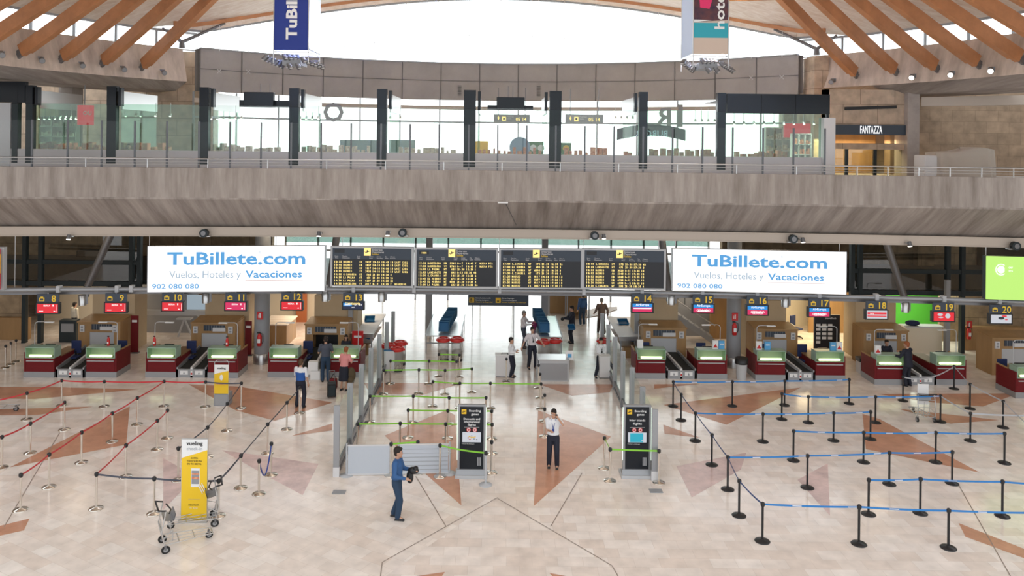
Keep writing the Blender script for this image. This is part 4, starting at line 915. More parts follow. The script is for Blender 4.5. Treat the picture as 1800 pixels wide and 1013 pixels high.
# ================================================================== CHECK-IN DESKS
DY = 32.6
def deskpt(px, py=665):
    p = fl(px, py); p.z = 0; return p
bases = {8: (42, 97, 664), 9: (150, 202, 664), 10: (258, 309, 664), 11: (365, 415, 665), 12: (473, 524, 664), 13: (579, 632, 664), 14: (1120, 1170, 666), 15: (1226, 1275, 667), 16: (1330, 1381, 669), 17: (1433, 1484, 670), 18: (1541, 1590, 677), 19: (1646, 1696, 677), 20: (1787, 1842, 701)}
for n, (a, b, y) in bases.items():
    pa, pb = deskpt(a, y), deskpt(b, y); w = 1.18; cx = (pa.x+pb.x)/2; cy = (pa.y+pb.y)/2
    s = 1 if n % 2 == 1 else -1       # outer side: odd desks right, even desks left
    rz = 0 if n < 18 else math.radians(0)
    r = thing('check_in_desk', 'dark red check-in desk with lit green glass front under number sign %s' % NW[n], 'desk', (cx, cy, 0), rz, 'check-in desks')
    h = w/2
    MB().box(-h, h, 0, .5, 0, .23).build('plinth', ['alu'], r)
    MB().box(-h+.01, h-.01, .02, .5, .23, .79).build('front_panel', ['maroon'], r)
    MB().box(-h+.05, h-.05, -.03, .02, .66, .69).build('bag_rail', ['light_gray'], r)
    MB().box(-h, h, 0, .03, .80, 1.2).build('hutch_glass', ['hutch_glass'], r)
    m = MB(); m.box(-h-.005, -h+.02, -.005, .5, .79, 1.23); m.box(h-.02, h+.005, -.005, .5, .79, 1.23); m.box(-h, h, -.005, .45, 1.20, 1.23); m.box(-h, h, -.005, .02, .785, .81); m.build('hutch_frame', ['wall_hutch_frame'] if 'wall_hutch_frame' in MT else [mat('wall_hutch_frame', (.32, .45, .37), .3).name], r)
    MB().cyl((-h+.15, .05, .87), (h-.15, .06, .87), .045, n=10).build('light_tube', ['glow_warm'], r)
    MB().box(-h, h, .42, .46, .79, 1.2).build('hutch_back', ['white'], r)
    xo = s*h
    m = MB(); m.box(min(xo, xo+s*.06), max(xo, xo+s*.06), .02, 1.25, .23, 1.02); m.build('side_panel', ['maroon'], r)
    MB().box(min(xo, xo+s*.07), max(xo, xo+s*.07), .0, 1.25, 0, .23).build('side_plinth', ['alu'], r)
    MB().box(min(xo, xo+s*.065), max(xo, xo+s*.065), .5, 1.27, 1.02, 1.06).build('side_cap', ['wood_panel'], r)
    xi = -s*h; MB().box(min(xi, xi+s*.45), max(xi, xi+s*.45), .5, 1.9, 0, .74).build('return_unit', ['maroon'], r)
    MB().box(min(xi-s*.02, xi+s*.5), max(xi-s*.02, xi+s*.5), .5, 1.95, .74, .78).build('work_top', ['wood_dark'], r)
    # keyboard and monitor at the work place
    MB().box(-.2, .2, .75, .8, .95, 1.18).box(-.03, .03, .78, .8, .78, .95).build('computer_monitor', ['black'], r)
    # reader arm
    x = s*(h-.12); m = MB(); pts = [V(x, .45, 1.2), V(x, .45, 2.05)]+[V(x-s*.15*(1-math.cos(t)), .45, 2.05+.12*math.sin(t)) for t in (.4, .8, 1.2, 1.57)]+[V(x-s*.42, .45, 2.17)]
    m.tube(pts, .016, n=6); m.build('reading_light_pole', ['light_gray'], r)
    MB().box(min(x-s*.42, x-s*.78), max(x-s*.42, x-s*.78), .40, .50, 2.13, 2.18).build('reading_light_head', ['white'], r, bevel=.01)
def office_chair(x, y, lab, rz=0, z=0):
    r = thing('office_chair', lab, 'chair', (x, y, z), rz, None)
    MB().box(-.22, .22, -.22, .22, .44, .52).build('seat', ['navy_chair'], r, bevel=.03); MB().box(-.21, .21, .2, .27, .58, 1.12).build('backrest', ['navy_chair'], r, bevel=.03)
    MB().cyl((0, 0, .1), (0, 0, .44), .03).box(-.03, .03, .18, .22, .45, .7).build('chair_stem', ['black'], r)
    for i in range(5):
        t = 2*PI*i/5; MB().beam((0, 0, .1), (.28*math.cos(t), .28*math.sin(t), .07), .04, .04).ball((.28*math.cos(t), .28*math.sin(t), .035), .035, n=8, k=6).build('chair_foot', ['black'], r)
mat('navy_chair', (.012, .025, .10), .6)
for n, dx in ((8, .65), (9, .15), (10, .62), (12, .62), (14, 0), (15, -.05), (16, .2), (17, -.55)):
    a, b, y = bases[n]; p = deskpt((a+b)/2, y); office_chair(p.x+dx, p.y+1.35, 'dark blue office chair behind desk %s' % NW[n])
p = deskpt(1800, 700); office_chair(p.x+.1, p.y+1.3, 'dark chair behind desk twenty at the right edge')
# brochures and small red bottles on the desks
for n, dx, k in ((14, -.45, 'w'), (15, .2, 'wr'), (15, .46, 'b'), (16, -.46, 'wr'), (16, -.1, 'b'), (17, .2, 'b'), (17, .46, 'wr'), (18, -.45, 'wr')):
    a, b, y = bases[n]; p = deskpt((a+b)/2, y); r = thing('brochure_stand', '%s brochure stand on the glass top of desk %s' % ({'w': 'white', 'wr': 'white and red', 'b': 'light blue'}[k], NW[n]), 'brochure stand', (p.x+dx, p.y+.2, 1.23))
    if k == 'b': MB().box(-.12, .12, -.04, .06, 0, .33).build('brochure', ['glow_sign_blue' if 0 else mat('sky_blue', (.10, .38, .70), .5).name], r); MB().box(-.08, .08, -.045, -.04, .18, .22).build('brochure_print', ['print_white'], r)
    else:
        MB().box(-.12, .12, -.04, .06, 0, .34).build('brochure', ['white'], r)
        if k == 'wr': MB().poly([(-.1, -.045, .05), (.1, -.045, .05), (.04, -.045, .13), (0, -.045, .2), (-.05, -.045, .14)]).build('brochure_print', ['red'], r)
for n, dx in ((9, .18), (10, -.42), (11, .1)):
    a, b, y = bases[n]; p = deskpt((a+b)/2, y); r = thing('red_bottle', 'small red fire spray bottle standing on desk %s' % NW[n], 'bottle', (p.x+dx, p.y+.3, 1.23))
    MB().lathe([(.055, 0), (.06, .02), (.06, .26), (.03, .33), (.025, .36)], n=14).build('bottle_body', ['red'], r); MB().box(-.05, .03, -.02, .02, .36, .40).build('bottle_nozzle', ['black'], r)
    MB().box(-.03, .03, -.064, -.058, .08, .16).build('bottle_label', ['print_white'], r)
# conveyors, luggage housings and wood blocks
pairs = [(8, 9, 97, 149, 664), (10, 11, 309, 364, 664), (12, 13, 525, 578, 664), (14, 15, 1171, 1224, 666), (16, 17, 1382, 1432, 669), (18, 19, 1591, 1645, 677)]
hs = {8: (141, 215, 161, 204), 10: (340, 418, 358, 403), 12: (540, 615, 554, 598), 14: (1135, 1210, 1148, 1193), 16: (1330, 1406, 1345, 1387), 18: (1522, 1600, 1541, 1581), 20: (1748, 1830, 1765, 1810)}
blk = {8: (166, 240), 10: (364, 441), 12: (556, 632), 14: (1120, 1195), 16: (1315, 1385), 18: (1508, 1578)}
for n, n2, a, b, y in pairs:
    pa, pb = deskpt(a, y), deskpt(b, y); h = (pb.x-pa.x)/2-.02; cx = (pa.x+pb.x)/2; cy = pa.y+.02
    hx0, hx1 = hs[n][2], hs[n][3]; xt = ((hx0+hx1)/2-876)*35.3/1400-cx
    r = thing('baggage_conveyor', 'twin black baggage conveyor between check-in desks %s and %s' % (NW[n], NW[n2]), 'conveyor', (cx, cy, 0), 0, 'baggage conveyors between the desks')
    yL = 2.55
    def sh(y): return xt*max(0, min(1, y/yL))
    MB().box(-h, h, 0, .08, 0, .34).build('front_plate', ['alu'], r)
    m = MB()
    for sx in (-1, 1):
        for x in (sx*h*.5,): m.add([V(x-.16, -.004, .12), V(x+.16, -.004, .12), V(x+.16, -.004, .28), V(x-.16, -.004, .28)], [(0, 1, 2, 3)], 0); m.add([V(x-.04, -.008, .14), V(x+.04, -.008, .14), V(x, -.008, .26)], [(0, 1, 2)], 1)
    m.build('bag_symbol', ['print_white', 'mid_gray'], r)
    for sx, x0, x1 in ((-1, -h+.06, -.05), (1, .05, h-.06)):
        m = MB(); m.sheet([[V(x0, .06, .33), V(x1, .06, .33)], [V(x0, .75, .36), V(x1, .75, .36)], [V(x0+sh(yL), yL, .58), V(x1+sh(yL), yL, .58)]]); m.sheet([[V(x1, .06, .25), V(x0, .06, .25)], [V(x1+sh(yL), yL, .45), V(x0+sh(yL), yL, .45)]]); m.build('belt', ['rubber'], r)
    for x, nm, mm in ((-h+.03, 'side_rail', 'alu'), (h-.03, 'side_rail', 'alu'), (0, 'centre_rail', 'offwhite')):
        m = MB(); w = .03 if nm == 'side_rail' else .045
        m.prism([V(x-w, 0, 0), V(x+w, 0, 0), V(x+w, 0, .42), V(x-w, 0, .42)], (0, .05, 0))
        v = [V(x-w, .05, 0), V(x+w, .05, 0), V(x+w, .05, .42), V(x-w, .05, .42), V(x-w+sh(yL), yL, 0), V(x+w+sh(yL), yL, 0), V(x+w+sh(yL), yL, .68), V(x-w+sh(yL), yL, .68)]
        m.add(v, [(0, 1, 2, 3), (5, 4, 7, 6), (1, 5, 6, 2), (4, 0, 3, 7), (3, 2, 6, 7)]); m.build(nm, [mm], r)
    m = MB(); m.box(-.04, .04, -.006, -.002, .08, .40, 0); m.box(-.03, .03, -.01, -.006, .28, .34, 1); m.box(-.03, .03, -.01, -.006, .12, .20, 2); m.build('warning_label', ['print_white', 'mid_gray', 'red'], r)
for n in (8, 10, 12, 14, 16, 18, 20):
    x0, x1, f0, f1 = hs[n]; Y0 = 35.35 if n != 20 else 34.2; q = Y0/1400
    X0, X1, F0, F1 = (x0-876)*q, (x1-876)*q, (f0-876)*q, (f1-876)*q
    cx = (X0+X1)/2; r = thing('baggage_housing', 'wood panelled baggage tunnel housing behind desk%s' % ('s %s and %s' % (NW[n], NW[n+1]) if n < 20 else ' twenty'), 'housing', (cx, Y0, 0), 0, 'baggage tunnel housings')
    T = 1.56; H0 = 1.14
    m = MB(); m.box(X0, F0, Y0, Y0+1.15, 0, T); m.box(F1, X1, Y0, Y0+1.15, 0, T); m.box(F0, F1, Y0, Y0+.15, H0, T); m.box(X0-.03, X1+.03, Y0-.05, Y0+1.15, T, T+.06); m.build('housing_body', ['wood_panel'], r, world=True)
    m = MB(); m.add([V(X0, Y0, T+.06), V(X1, Y0, T+.06), V(X1, Y0+1.12, T+.14), V(X0, Y0+1.12, T+.14)], [(0, 1, 2, 3)]); m.add([V(X0, Y0+1.12, T+.14), V(X1, Y0+1.12, T+.14), V(X1, Y0+1.12, T), V(X0, Y0+1.12, T)], [(3, 2, 1, 0)])
    m.add([V(X1, Y0, T+.06), V(X1, Y0+1.12, T), V(X1, Y0+1.12, T+.14)], [(0, 1, 2)]); m.add([V(X0, Y0, T+.06), V(X0, Y0+1.12, T+.14), V(X0, Y0+1.12, T)], [(0, 1, 2)]); m.build('sloping_hood', ['wood_panel'], r, world=True)
    if n == 12: MB().box(F0, F1, Y0+.6, Y0+.65, .2, H0).build('opening_shade', ['black'], r, world=True)  # black sheet stands in for the shade inside the open tunnel
    else: MB().box(F0, F1, Y0+.03, Y0+.06, .52, H0).build('roller_flap', ['light_gray'], r, world=True)
    m = MB(); fw = F1-F0; m.box(F0+.1, F0+fw*.92, Y0-.02, Y0, H0+.12, T-.06, 0)
    for i in range(1, 8): m.box(F0+.1+fw*.82*i/8-.006, F0+.1+fw*.82*i/8+.006, Y0-.03, Y0-.02, H0+.12, T-.06, 1)
    m.box(F0+fw*.45, F0+fw*.95, Y0-.06, Y0-.02, H0+.1, H0+.26, 2); m.build('vent_grille', ['board_blue', 'mid_gray', 'offwhite'], r, world=True)
    for xa in (X0+.1, X1-.32):
        m = MB(); m.box(xa, xa+.2, Y0-.06, Y0, 1.16, 1.46, 0); m.box(xa+.05, xa+.15, Y0-.07, Y0-.06, 1.2, 1.28, 1); m.box(xa+.05, xa+.15, Y0-.07, Y0-.06, 1.33, 1.41, 1); m.build('switch_box', ['offwhite', 'mid_gray'], r, world=True)
    if n in blk:
        a, b = blk[n]; Yb = 36.6; tag(MB().box((a-876)*Yb/1400, (b-876)*Yb/1400, Yb, Yb+1.3, 0, 2.62).build('wood_block', ['beige_wall']), 'beige wood clad block behind the baggage housing of desks %s and %s' % (NW[n], NW[n+1]), 'wall block')
# red posters between, poster board, extinguishers, bins
for px, py0, py1, Y, w, lab in ((237, 555, 640, 36.2, .34, 'dark red roll-up poster between desks nine and ten'), (437, 565, 640, 36.0, .3, 'dark red roll-up poster between desk eleven and the round column'), (629, 582, 612, 35.6, .5, 'bright red poster panel behind desk thirteen')):
    p, q = at(px, py0, Y), at(px, py1, Y); r = thing('poster_stand', lab, 'poster', (p.x, Y, 0))
    MB().box(-w/2, w/2, -.02, .02, max(q.z, .05), p.z).build('poster_panel', ['red' if px == 629 else 'maroon'], r); MB().box(-.2, .2, -.1, .1, 0, max(q.z, .05)).build('poster_foot', ['steel_dark'], r)
    MB().box(-w/3, w/3, -.03, -.02, p.z-.3, p.z-.2).build('poster_print', ['print_white'], r)
p, q = at(1431, 553, 37.6), at(1475, 626, 37.6)
r = thing('notice_board', 'tall black notice board with small pinned cards behind desk seventeen', 'board', ((p.x+q.x)/2, 37.6, 0))
MB().box(p.x, q.x, 37.55, 37.65, 0, p.z).build('board_panel', ['board_black'], r, world=True)
m = MB()
for i, (u, v) in enumerate([(0, 0), (1, 0), (2, 0), (0, 1), (1, 1), (2, 1), (0, 2), (1, 2), (2, 2), (0, 3), (1, 3), (2, 3), (0, 4)]): m.box(p.x+.08+.28*u, p.x+.28+.28*u, 37.53, 37.545, p.z-.55-.2*v, p.z-.43-.2*v, 0)
m.text('travelhub', (p.x+.75, 37.53, p.z-.2), .14, 0); m.build('pinned_cards', ['print_white'], r, world=True)
for px, py, sy, Y, lab in ((456, 597, 555, None, 'on the round column between desks eleven and twelve'), (1291, 578, 557, None, 'on the round column between desks fifteen and sixteen'), (1703, 586, 571, 38.2, 'on the low wood wall between desks nineteen and twenty')):
    Yq = Y or ((cL.y if px < 800 else cR.y)-.40); p = at(px, py, Yq); s = at(px+(1 if px < 1700 else 1), sy, Yq)
    r = thing('fire_extinguisher', 'red fire extinguisher '+lab, 'fire extinguisher', (p.x, p.y, p.z-.28))
    MB().lathe([(.08, 0), (.1, .02), (.1, .42), (.06, .5), (.03, .54)], n=16).build('cylinder', ['red'], r); MB().box(-.1, .03, -.02, .02, .54, .6).build('valve', ['black'], r)
    MB().tube([V(.03, 0, .56), V(.15, 0, .5), V(.16, 0, .2), V(.12, 0, .1)], .014, n=6).build('hose', ['black'], r); MB().box(-.06, .06, -.106, -.1, .15, .32).build('label_plate', ['print_white'], r)
    if s.z < 3: r = thing('extinguisher_sign', 'small red sign above the extinguisher '+lab.replace('on the round column ', '').replace('on the low wood wall ', ''), 'sign', s); MB().box(-.13, .13, -.01, .02, -.17, .17).build('sign_plate', ['red'], r); MB().box(-.02, .03, -.016, -.01, -.1, .1).box(-.07, -.05, -.016, -.01, -.1, .05).build('sign_print', ['print_white'], r)
b = fl(1303, 667); r = thing('litter_bin', 'small grey litter bin with dark top beside the round column', 'bin', (b.x, b.y, 0))
MB().lathe([(.19, 0), (.24, .72)], n=20).build('bin_body', ['light_gray'], r); MB().lathe([(.27, .66), (.27, .9), (.2, .9)], n=20).build('bin_liner', ['black'], r)
b = fl(1516, 655); r = thing('sign_box', 'small black topped crate with white labels left of desk eighteen', 'box', (b.x, b.y, 0)); MB().box(-.2, .2, -.2, .2, 0, .5).build('crate', ['offwhite'], r); MB().box(-.22, .22, -.22, .22, .5, .66).build('crate_top', ['black'], r)
# stairs behind desk fifteen, office bits, dark service beams behind desk 10
r = thing('service_stair', 'grey service stair with railings seen behind desk fifteen', 'stair', (9.5, 39.3, 0))
m = MB()
for i in range(9): m.box(7.9+i*.3, 8.2+i*.3, 39, 40, 1.9-i*.2, 1.95-i*.2)
m.beam(V(7.8, 38.95, 2.0), V(10.8, 38.95, 0), .05, .25); m.build('flight', ['alu'], r, world=True)
MB().tube([V(7.9, 38.95, 2.7), V(10.7, 38.95, .9)], .03).build('stair_rail', ['steel'], r, world=True)
for i in range(6): MB().box(7.6+i*.35, 7.63+i*.35, 39.6, 39.63, 1.7, 2.74).build('grid_bar', ['frame_dark'], r, world=True)
tag(MB().box(-17.4, -14.3, 39.2, 39.4, 1.05, 1.3).build('service_beam', ['light_gray']), 'long pale grey beam crossing the dark gap behind desk ten', 'beam')
p, q = at(328, 519, 39.8), at(366, 545, 39.8); mat('window_glow', (.55, .68, .78), .5, emit=.5); tag(MB().box(p.x, q.x, 39.85, 39.9, q.z, p.z).build('small_window', ['window_glow']), 'small pale window in the dark wall behind desk ten', 'window')
tag(MB().tube([V(-15.5, 38.8, .1), V(-15.2, 38.8, 1.0), V(-14.8, 38.8, .1)], .05).box(-15.5, -14.8, 38.5, 38.9, 1.0, 1.06).build('scale_stand', ['light_gray']), 'grey stand with crossed legs in the dark gap behind desk ten', 'stand')
p = fl(500, 600); r = thing('office_counter', 'pale wood counter in the lit office behind desk twelve', 'counter', (-10.5, 38.5, 0)); MB().box(-11.1, -9.9, 37.6, 39.4, 0, 1.0).build('counter_body', ['wood_panel'], r, world=True); MB().box(-11.15, -9.85, 37.55, 39.45, 1.0, 1.05).build('counter_top', ['wood_deck'], r, world=True)
r = thing('office_desk', 'small brown desk in the lit office behind desk twelve', 'desk', (-8.6, 38.6, 0)); MB().box(-9.1, -8.3, 38.1, 38.7, 1.0, 1.05).build('desk_top', ['wood_dark'], r, world=True); MB().box(-9.05, -8.95, 38.1, 38.7, 0, 1.0).box(-8.45, -8.35, 38.1, 38.7, 0, 1.0).build('desk_side', ['wood_dark'], r, world=True)
office_chair(15.2, 40.3, 'black office chair in the lit office behind desk seventeen', .6)
r = thing('office_desk', 'pale desk in the lit office behind desk seventeen', 'desk', (14.2, 40.2, 0)); MB().box(13.6, 14.9, 39.8, 40.8, .72, .76).build('desk_top', ['offwhite'], r, world=True); MB().box(13.65, 13.7, 39.8, 40.8, 0, .72).box(14.8, 14.85, 39.8, 40.8, 0, .72).build('desk_side', ['alu'], r, world=True); MB().box(14.1, 14.5, 40.3, 40.35, .8, 1.1).build('computer_monitor', ['black'], r, world=True)
r = thing('service_counter', 'pale counter with a glass front and a dark bag in the green walled room', 'counter', (20.0, 37.7, 0)); MB().box(19.3, 21.0, 37.5, 38.0, 0, 1.25).build('counter_body', ['cream_wall'], r, world=True); MB().box(19.2, 21.1, 37.45, 38.05, 1.25, 1.3).build('counter_top', ['offwhite'], r, world=True)
mb = MB(); mb.ball((0, 0, .12), .3, sc=(1.2, .6, .45)); tag(mb.build('dark_bag', ['navy']), 'dark soft bag lying on the counter in the green walled room', 'bag').location = (19.7, 37.7, 1.3)
tag(MB().box(19.0, 20.6, 42.7, 42.9, 1.5, 2.6).build('wall_poster', ['print_white']), 'white slanting poster on the green wall', 'poster')
# ================================================================== GLASS PARTITIONS OF THE SECURITY QUEUE
for side, near, far in (('left', (591, 838), (672, 667)), ('right', (1150, 845), (1072, 665))):
    p, q = fl(*near), fl(*far); d = (q-p).normalized(); L = (q-p).length; n = 7; st = 2.12
    r = thing('glass_partition', 'glass partition with tall grey posts along the %s side of the security queue' % side, 'partition', p)
    for i in range(n):
        c = p+d*st*i; m = MB(); T = Matrix.Translation(c) @ Matrix.Rotation(math.atan2(d.y, d.x), 4, 'Z')
        m.box(-.045, .045, -.085, .085, .28 if i == 0 else 0, 2.08, 0, T)
        if i == 0: m.box(-.05, .05, -.09, .09, 0, .28, 1, T)
        m.build('post', ['alu', 'offwhite'], r, world=True)
        if i < n-1:
            m = MB(); m.box(.05, st-.05, -.008, .008, .34, 1.98, 0, T); m.build('glass_panel', ['glass'], r, world=True)
            m = MB(); m.box(.05, st-.05, -.04, .04, .0, .1, 0, T).box(.05, st-.05, -.03, .03, .28, .34, 0, T); m.build('lower_rail', ['steel_dark'], r, world=True)
            m = MB(); m.box(.05, st-.05, -.01, .01, .1, .28, 0, T); m.build('kick_panel', ['mid_gray'], r, world=True)
# pale low panels closing the queue
for a, b, lab in (((609, 836), (687, 835), 'pale grey low panel next to the left glass partition'), ((700, 834), (790, 833), 'pale grey low slatted panel behind the walking man')):
    p, q = fl(*a), fl(*b); d = q-p; L = d.length; T = Matrix.Translation(p) @ Matrix.Rotation(math.atan2(d.y, d.x), 4, 'Z')
    r = thing('barrier_panel', lab, 'panel', p); m = MB(); m.box(.04, L-.04, -.02, .02, .04, .86, 0, T)
    m.build('panel_sheet', [mat('panel_blue', (.52, .56, .62), .5).name], r, world=True)
    if 'slatted' in lab:
        m = MB()
        for i in range(6): m.box(.05, L-.05, -.026, -.02, .14+i*.12, .15+i*.12, 0, T)
        m.build('slat_line', ['alu'], r, world=True)
    for x in (0, L):
        c = T @ V(x, 0, 0); MB().cyl(c, c+V(0, 0, .94), .028).build('panel_post', ['light_gray'], r, world=True); MB().lathe([(.2, 0), (.2, .015), (.05, .03)], c, 20).build('post_foot', ['light_gray'], r, world=True)
    for zz in (.86, .02): MB().box(.03, L-.03, -.025, .025, zz, zz+.03, 0, T).build('panel_edge', ['offwhite'], r, world=True)
# ================================================================== BOARDING GATE KIOSKS
for x0, x1, yb, side in ((803, 853, 843, 'left'), (1095, 1146, 843, 'right')):
    p, q = fl(x0, yb), fl(x1, yb); cx, cy = (p.x+q.x)/2, p.y; w = .40
    r = thing('boarding_gate_totem', ('black lit totem with an airport map, left of the standing man' if side == 'left' else 'black lit totem with a blue screen, right of the standing man'), 'information totem', (cx, cy, 0))
    MB().box(-.47, .47, 0, .55, 0, .10).build('base_plate', ['light_gray'], r, bevel=.015)
    m = MB(); m.prism([V(-.43, .06, .10), V(-.43, .5, .10), V(-.43, .24, .22), V(-.43, .14, .22)], (.86, 0, 0)); m.build('base_slope', ['alu'], r)
    MB().box(-.41, .41, .14, .26, .2, 2.12).build('totem_body', ['alu'], r, bevel=.01)
    MB().box(-.345, .345, .125, .14, .25, 2.07).build('black_face', ['black_gloss'], r)
    m = MB()
    for sx in (-1, 1):
        for i in range(34): m.box(sx*.415-.012, sx*.415+.012, .15, .19, .50+i*.046, .53+i*.046)
    m.build('edge_lights', ['glow_edge'], r)
    m = MB(); m.box(-.30, -.16, .115, .12, 1.86, 2.0, 0); plane_icon(m, V(-.23, .112, 1.93), .14, V(1, 0, 0), 1); m.build('departure_icon', ['yellow', 'print_black'], r)
    m = MB(); m.text('Boarding', (.09, .12, 1.93), .09, 0, 'c', .012, fit=.34); m.text('gates', (.09, .12, 1.83), .09, 0, 'c', .012, fit=.22)
    if side == 'left': 
        for i, t in enumerate(('Domestic and', 'international', 'flights')): m.text(t, (0, .12, 1.69-.085*i), .09, 0, 'c', .012, fit=(.48, .46, .24)[i])
    else:
        for i, t in enumerate(('Inter islands', 'flights')): m.text(t, (0, .12, 1.66-.10*i), .09, 0, 'c', .012, fit=(.46, .26)[i])
    m.box(-.22, .22, .119, .121, 1.475, 1.48); m.text('Puertas de embarque', (-.1, .12, .98), .035, 0, 'c', 0, fit=.36); m.build('totem_text', ['print_white'], r)
    m = MB()
    for sx in (-.09, .09):
        for rr, k, yy in ((.065, 0, .118), (.048, 1, .114), (.03, 0, .110)):
            m.cyl((sx, yy+.004, 1.40), (sx, yy, 1.40), rr, n=18, m=k)
        m.box(sx-.035, sx+.035, .104, .108, 1.395, 1.405, 0)
    m.build('prohibition_symbol', ['red', 'print_white'], r)
    m = MB(); m.box(-.27, .27, .11, .125, 1.04, 1.33, 0)
    if side == 'left':
        for (x, z, s, k) in ((-.06, 1.21, .03, 2), (-.02, 1.17, .02, 2), (.03, 1.19, .05, 2), (-.05, 1.12, .03, 1), (.0, 1.23, .02, 3), (.07, 1.14, .03, 3), (.1, 1.2, .02, 2), (-.1, 1.17, .02, 1), (.15, 1.12, .02, 4)): m.box(x-s, x+s, .104, .11, z-.012, z+.012, k)
        m.text('Mapa', (-.2, .106, 1.28), .03, 3)
    else: m.box(-.21, .17, .104, .11, 1.05, 1.31, 1); m.box(.12, .20, .100, .104, 1.09, 1.11, 0)
    m.build('screen_image', ['screen_white', 'red' if side == 'left' else 'screen_cyan', 'yellow', 'mid_gray', 'print_black'], r)
    m = MB()
    for i in range(4): m.box(.17+i*.03, .185+i*.03, .112, .12, .36, .60)
    m.build('speaker_slots', ['light_gray'], r)
# floor sockets
for x, y, lab in ((596, 866, 'small grey floor box left of the walking man'), (1153, 864, 'small grey floor box in front of the right totem')):
    p = fl(x, y); tag(MB().box(p.x-.18, p.x+.18, p.y-.12, p.y+.12, 0.001, .02).build('floor_box', ['mid_gray']), lab, 'floor box')
# ================================================================== YELLOW AIRLINE SIGNS
p = fl(341, 916); r = thing('rollup_banner', 'tall yellow and white roll-up banner with vueling lettering behind the luggage trolleys', 'banner', p)
MB().box(-.34, .34, -.012, .012, .06, 2.12).build('banner_frame', ['steel'], r)
m = MB(); m.poly([(-.33, -.016, .08), (.33, -.016, .08), (.33, -.016, 1.83), (-.33, -.016, 1.62)], 0); m.poly([(-.33, -.016, 1.62), (.33, -.016, 1.83), (.33, -.016, 2.10), (-.33, -.016, 2.10)], 1)
m.box(-.08, .14, -.022, -.017, .88, 1.36, 1); m.box(-.065, .125, -.026, -.022, .96, 1.30, 2); m.box(-.065, .125, -.028, -.026, 1.08, 1.14, 3); m.box(-.065, .125, -.028, -.026, 1.2, 1.24, 3)
for i in range(3): m.beam((.12+i*.04, -.03, .92+i*.03), (.22+i*.03, -.03, .72+i*.05), .02, .004, 1, up=(0, 1, 0))
m.box(-.15, .15, -.02, -.017, .56, .565, 2); m.build('banner_sheet', [mat('vueling_yellow', (.90, .58, .02), .5).name, 'print_white', 'mid_gray', 'goods'], r)
m = MB(); m.text('vueling', (0, -.02, 1.955), .14, 0, 'c', .02, fit=.42); m.text('check-in', (0, -.02, 1.83), .11, 1, 'c', 0, fit=.40)
for i, t in enumerate(('AHORA', 'TODO VUELING', 'EN TU MOVIL')): m.text(t, (0, -.02, 1.60-.075*i), .065, 0, 'c', .01, fit=(.19, .39, .37)[i])
m.text('DESCARGATE', (0, -.02, .40), .05, 0, 'c', .01, fit=.27); m.text('la app', (0, -.02, .33), .05, 2, 'c', .0, fit=.2); m.build('banner_text', ['print_black', 'print_gray', 'print_white'], r)
MB().box(-.36, .36, -.12, .12, 0, .07).build('banner_foot', ['steel'], r)
p = fl(392, 711); r = thing('bag_size_sign', 'small yellow and white sign on a grey box before desk eleven', 'sign', p)
MB().box(-.27, .27, -.2, .25, 0, .44).build('grey_box', ['mid_gray'], r); MB().box(-.23, .23, -.21, -.2, .04, .4).build('box_front', ['alu'], r)
m = MB(); m.poly([(-.26, -.21, .46), (.26, -.21, .46), (.26, -.21, 1.30), (-.26, -.21, 1.18)], 0); m.poly([(-.26, -.21, 1.18), (.26, -.21, 1.30), (.26, -.21, 1.52), (-.26, -.21, 1.52)], 1); m.box(-.2, .2, -.216, -.211, .80, .83, 2); m.ball((0, -.21, 1.05), .09, 1, sc=(.7, .05, 1.2))
m.build('sign_sheet', ['vueling_yellow', 'print_white', 'goods'], r); MB().text('vueling', (0, -.215, 1.36), .11, 0, 'c', .02, fit=.32).build('sign_text', ['print_black'], r)
MB().tube([V(-.26, -.19, .4), V(-.26, -.19, 1.6), V(-.18, -.19, 1.68), V(.18, -.19, 1.68), V(.26, -.19, 1.6), V(.26, -.19, .4)], .014, n=6).build('tube_frame', ['light_gray'], r)
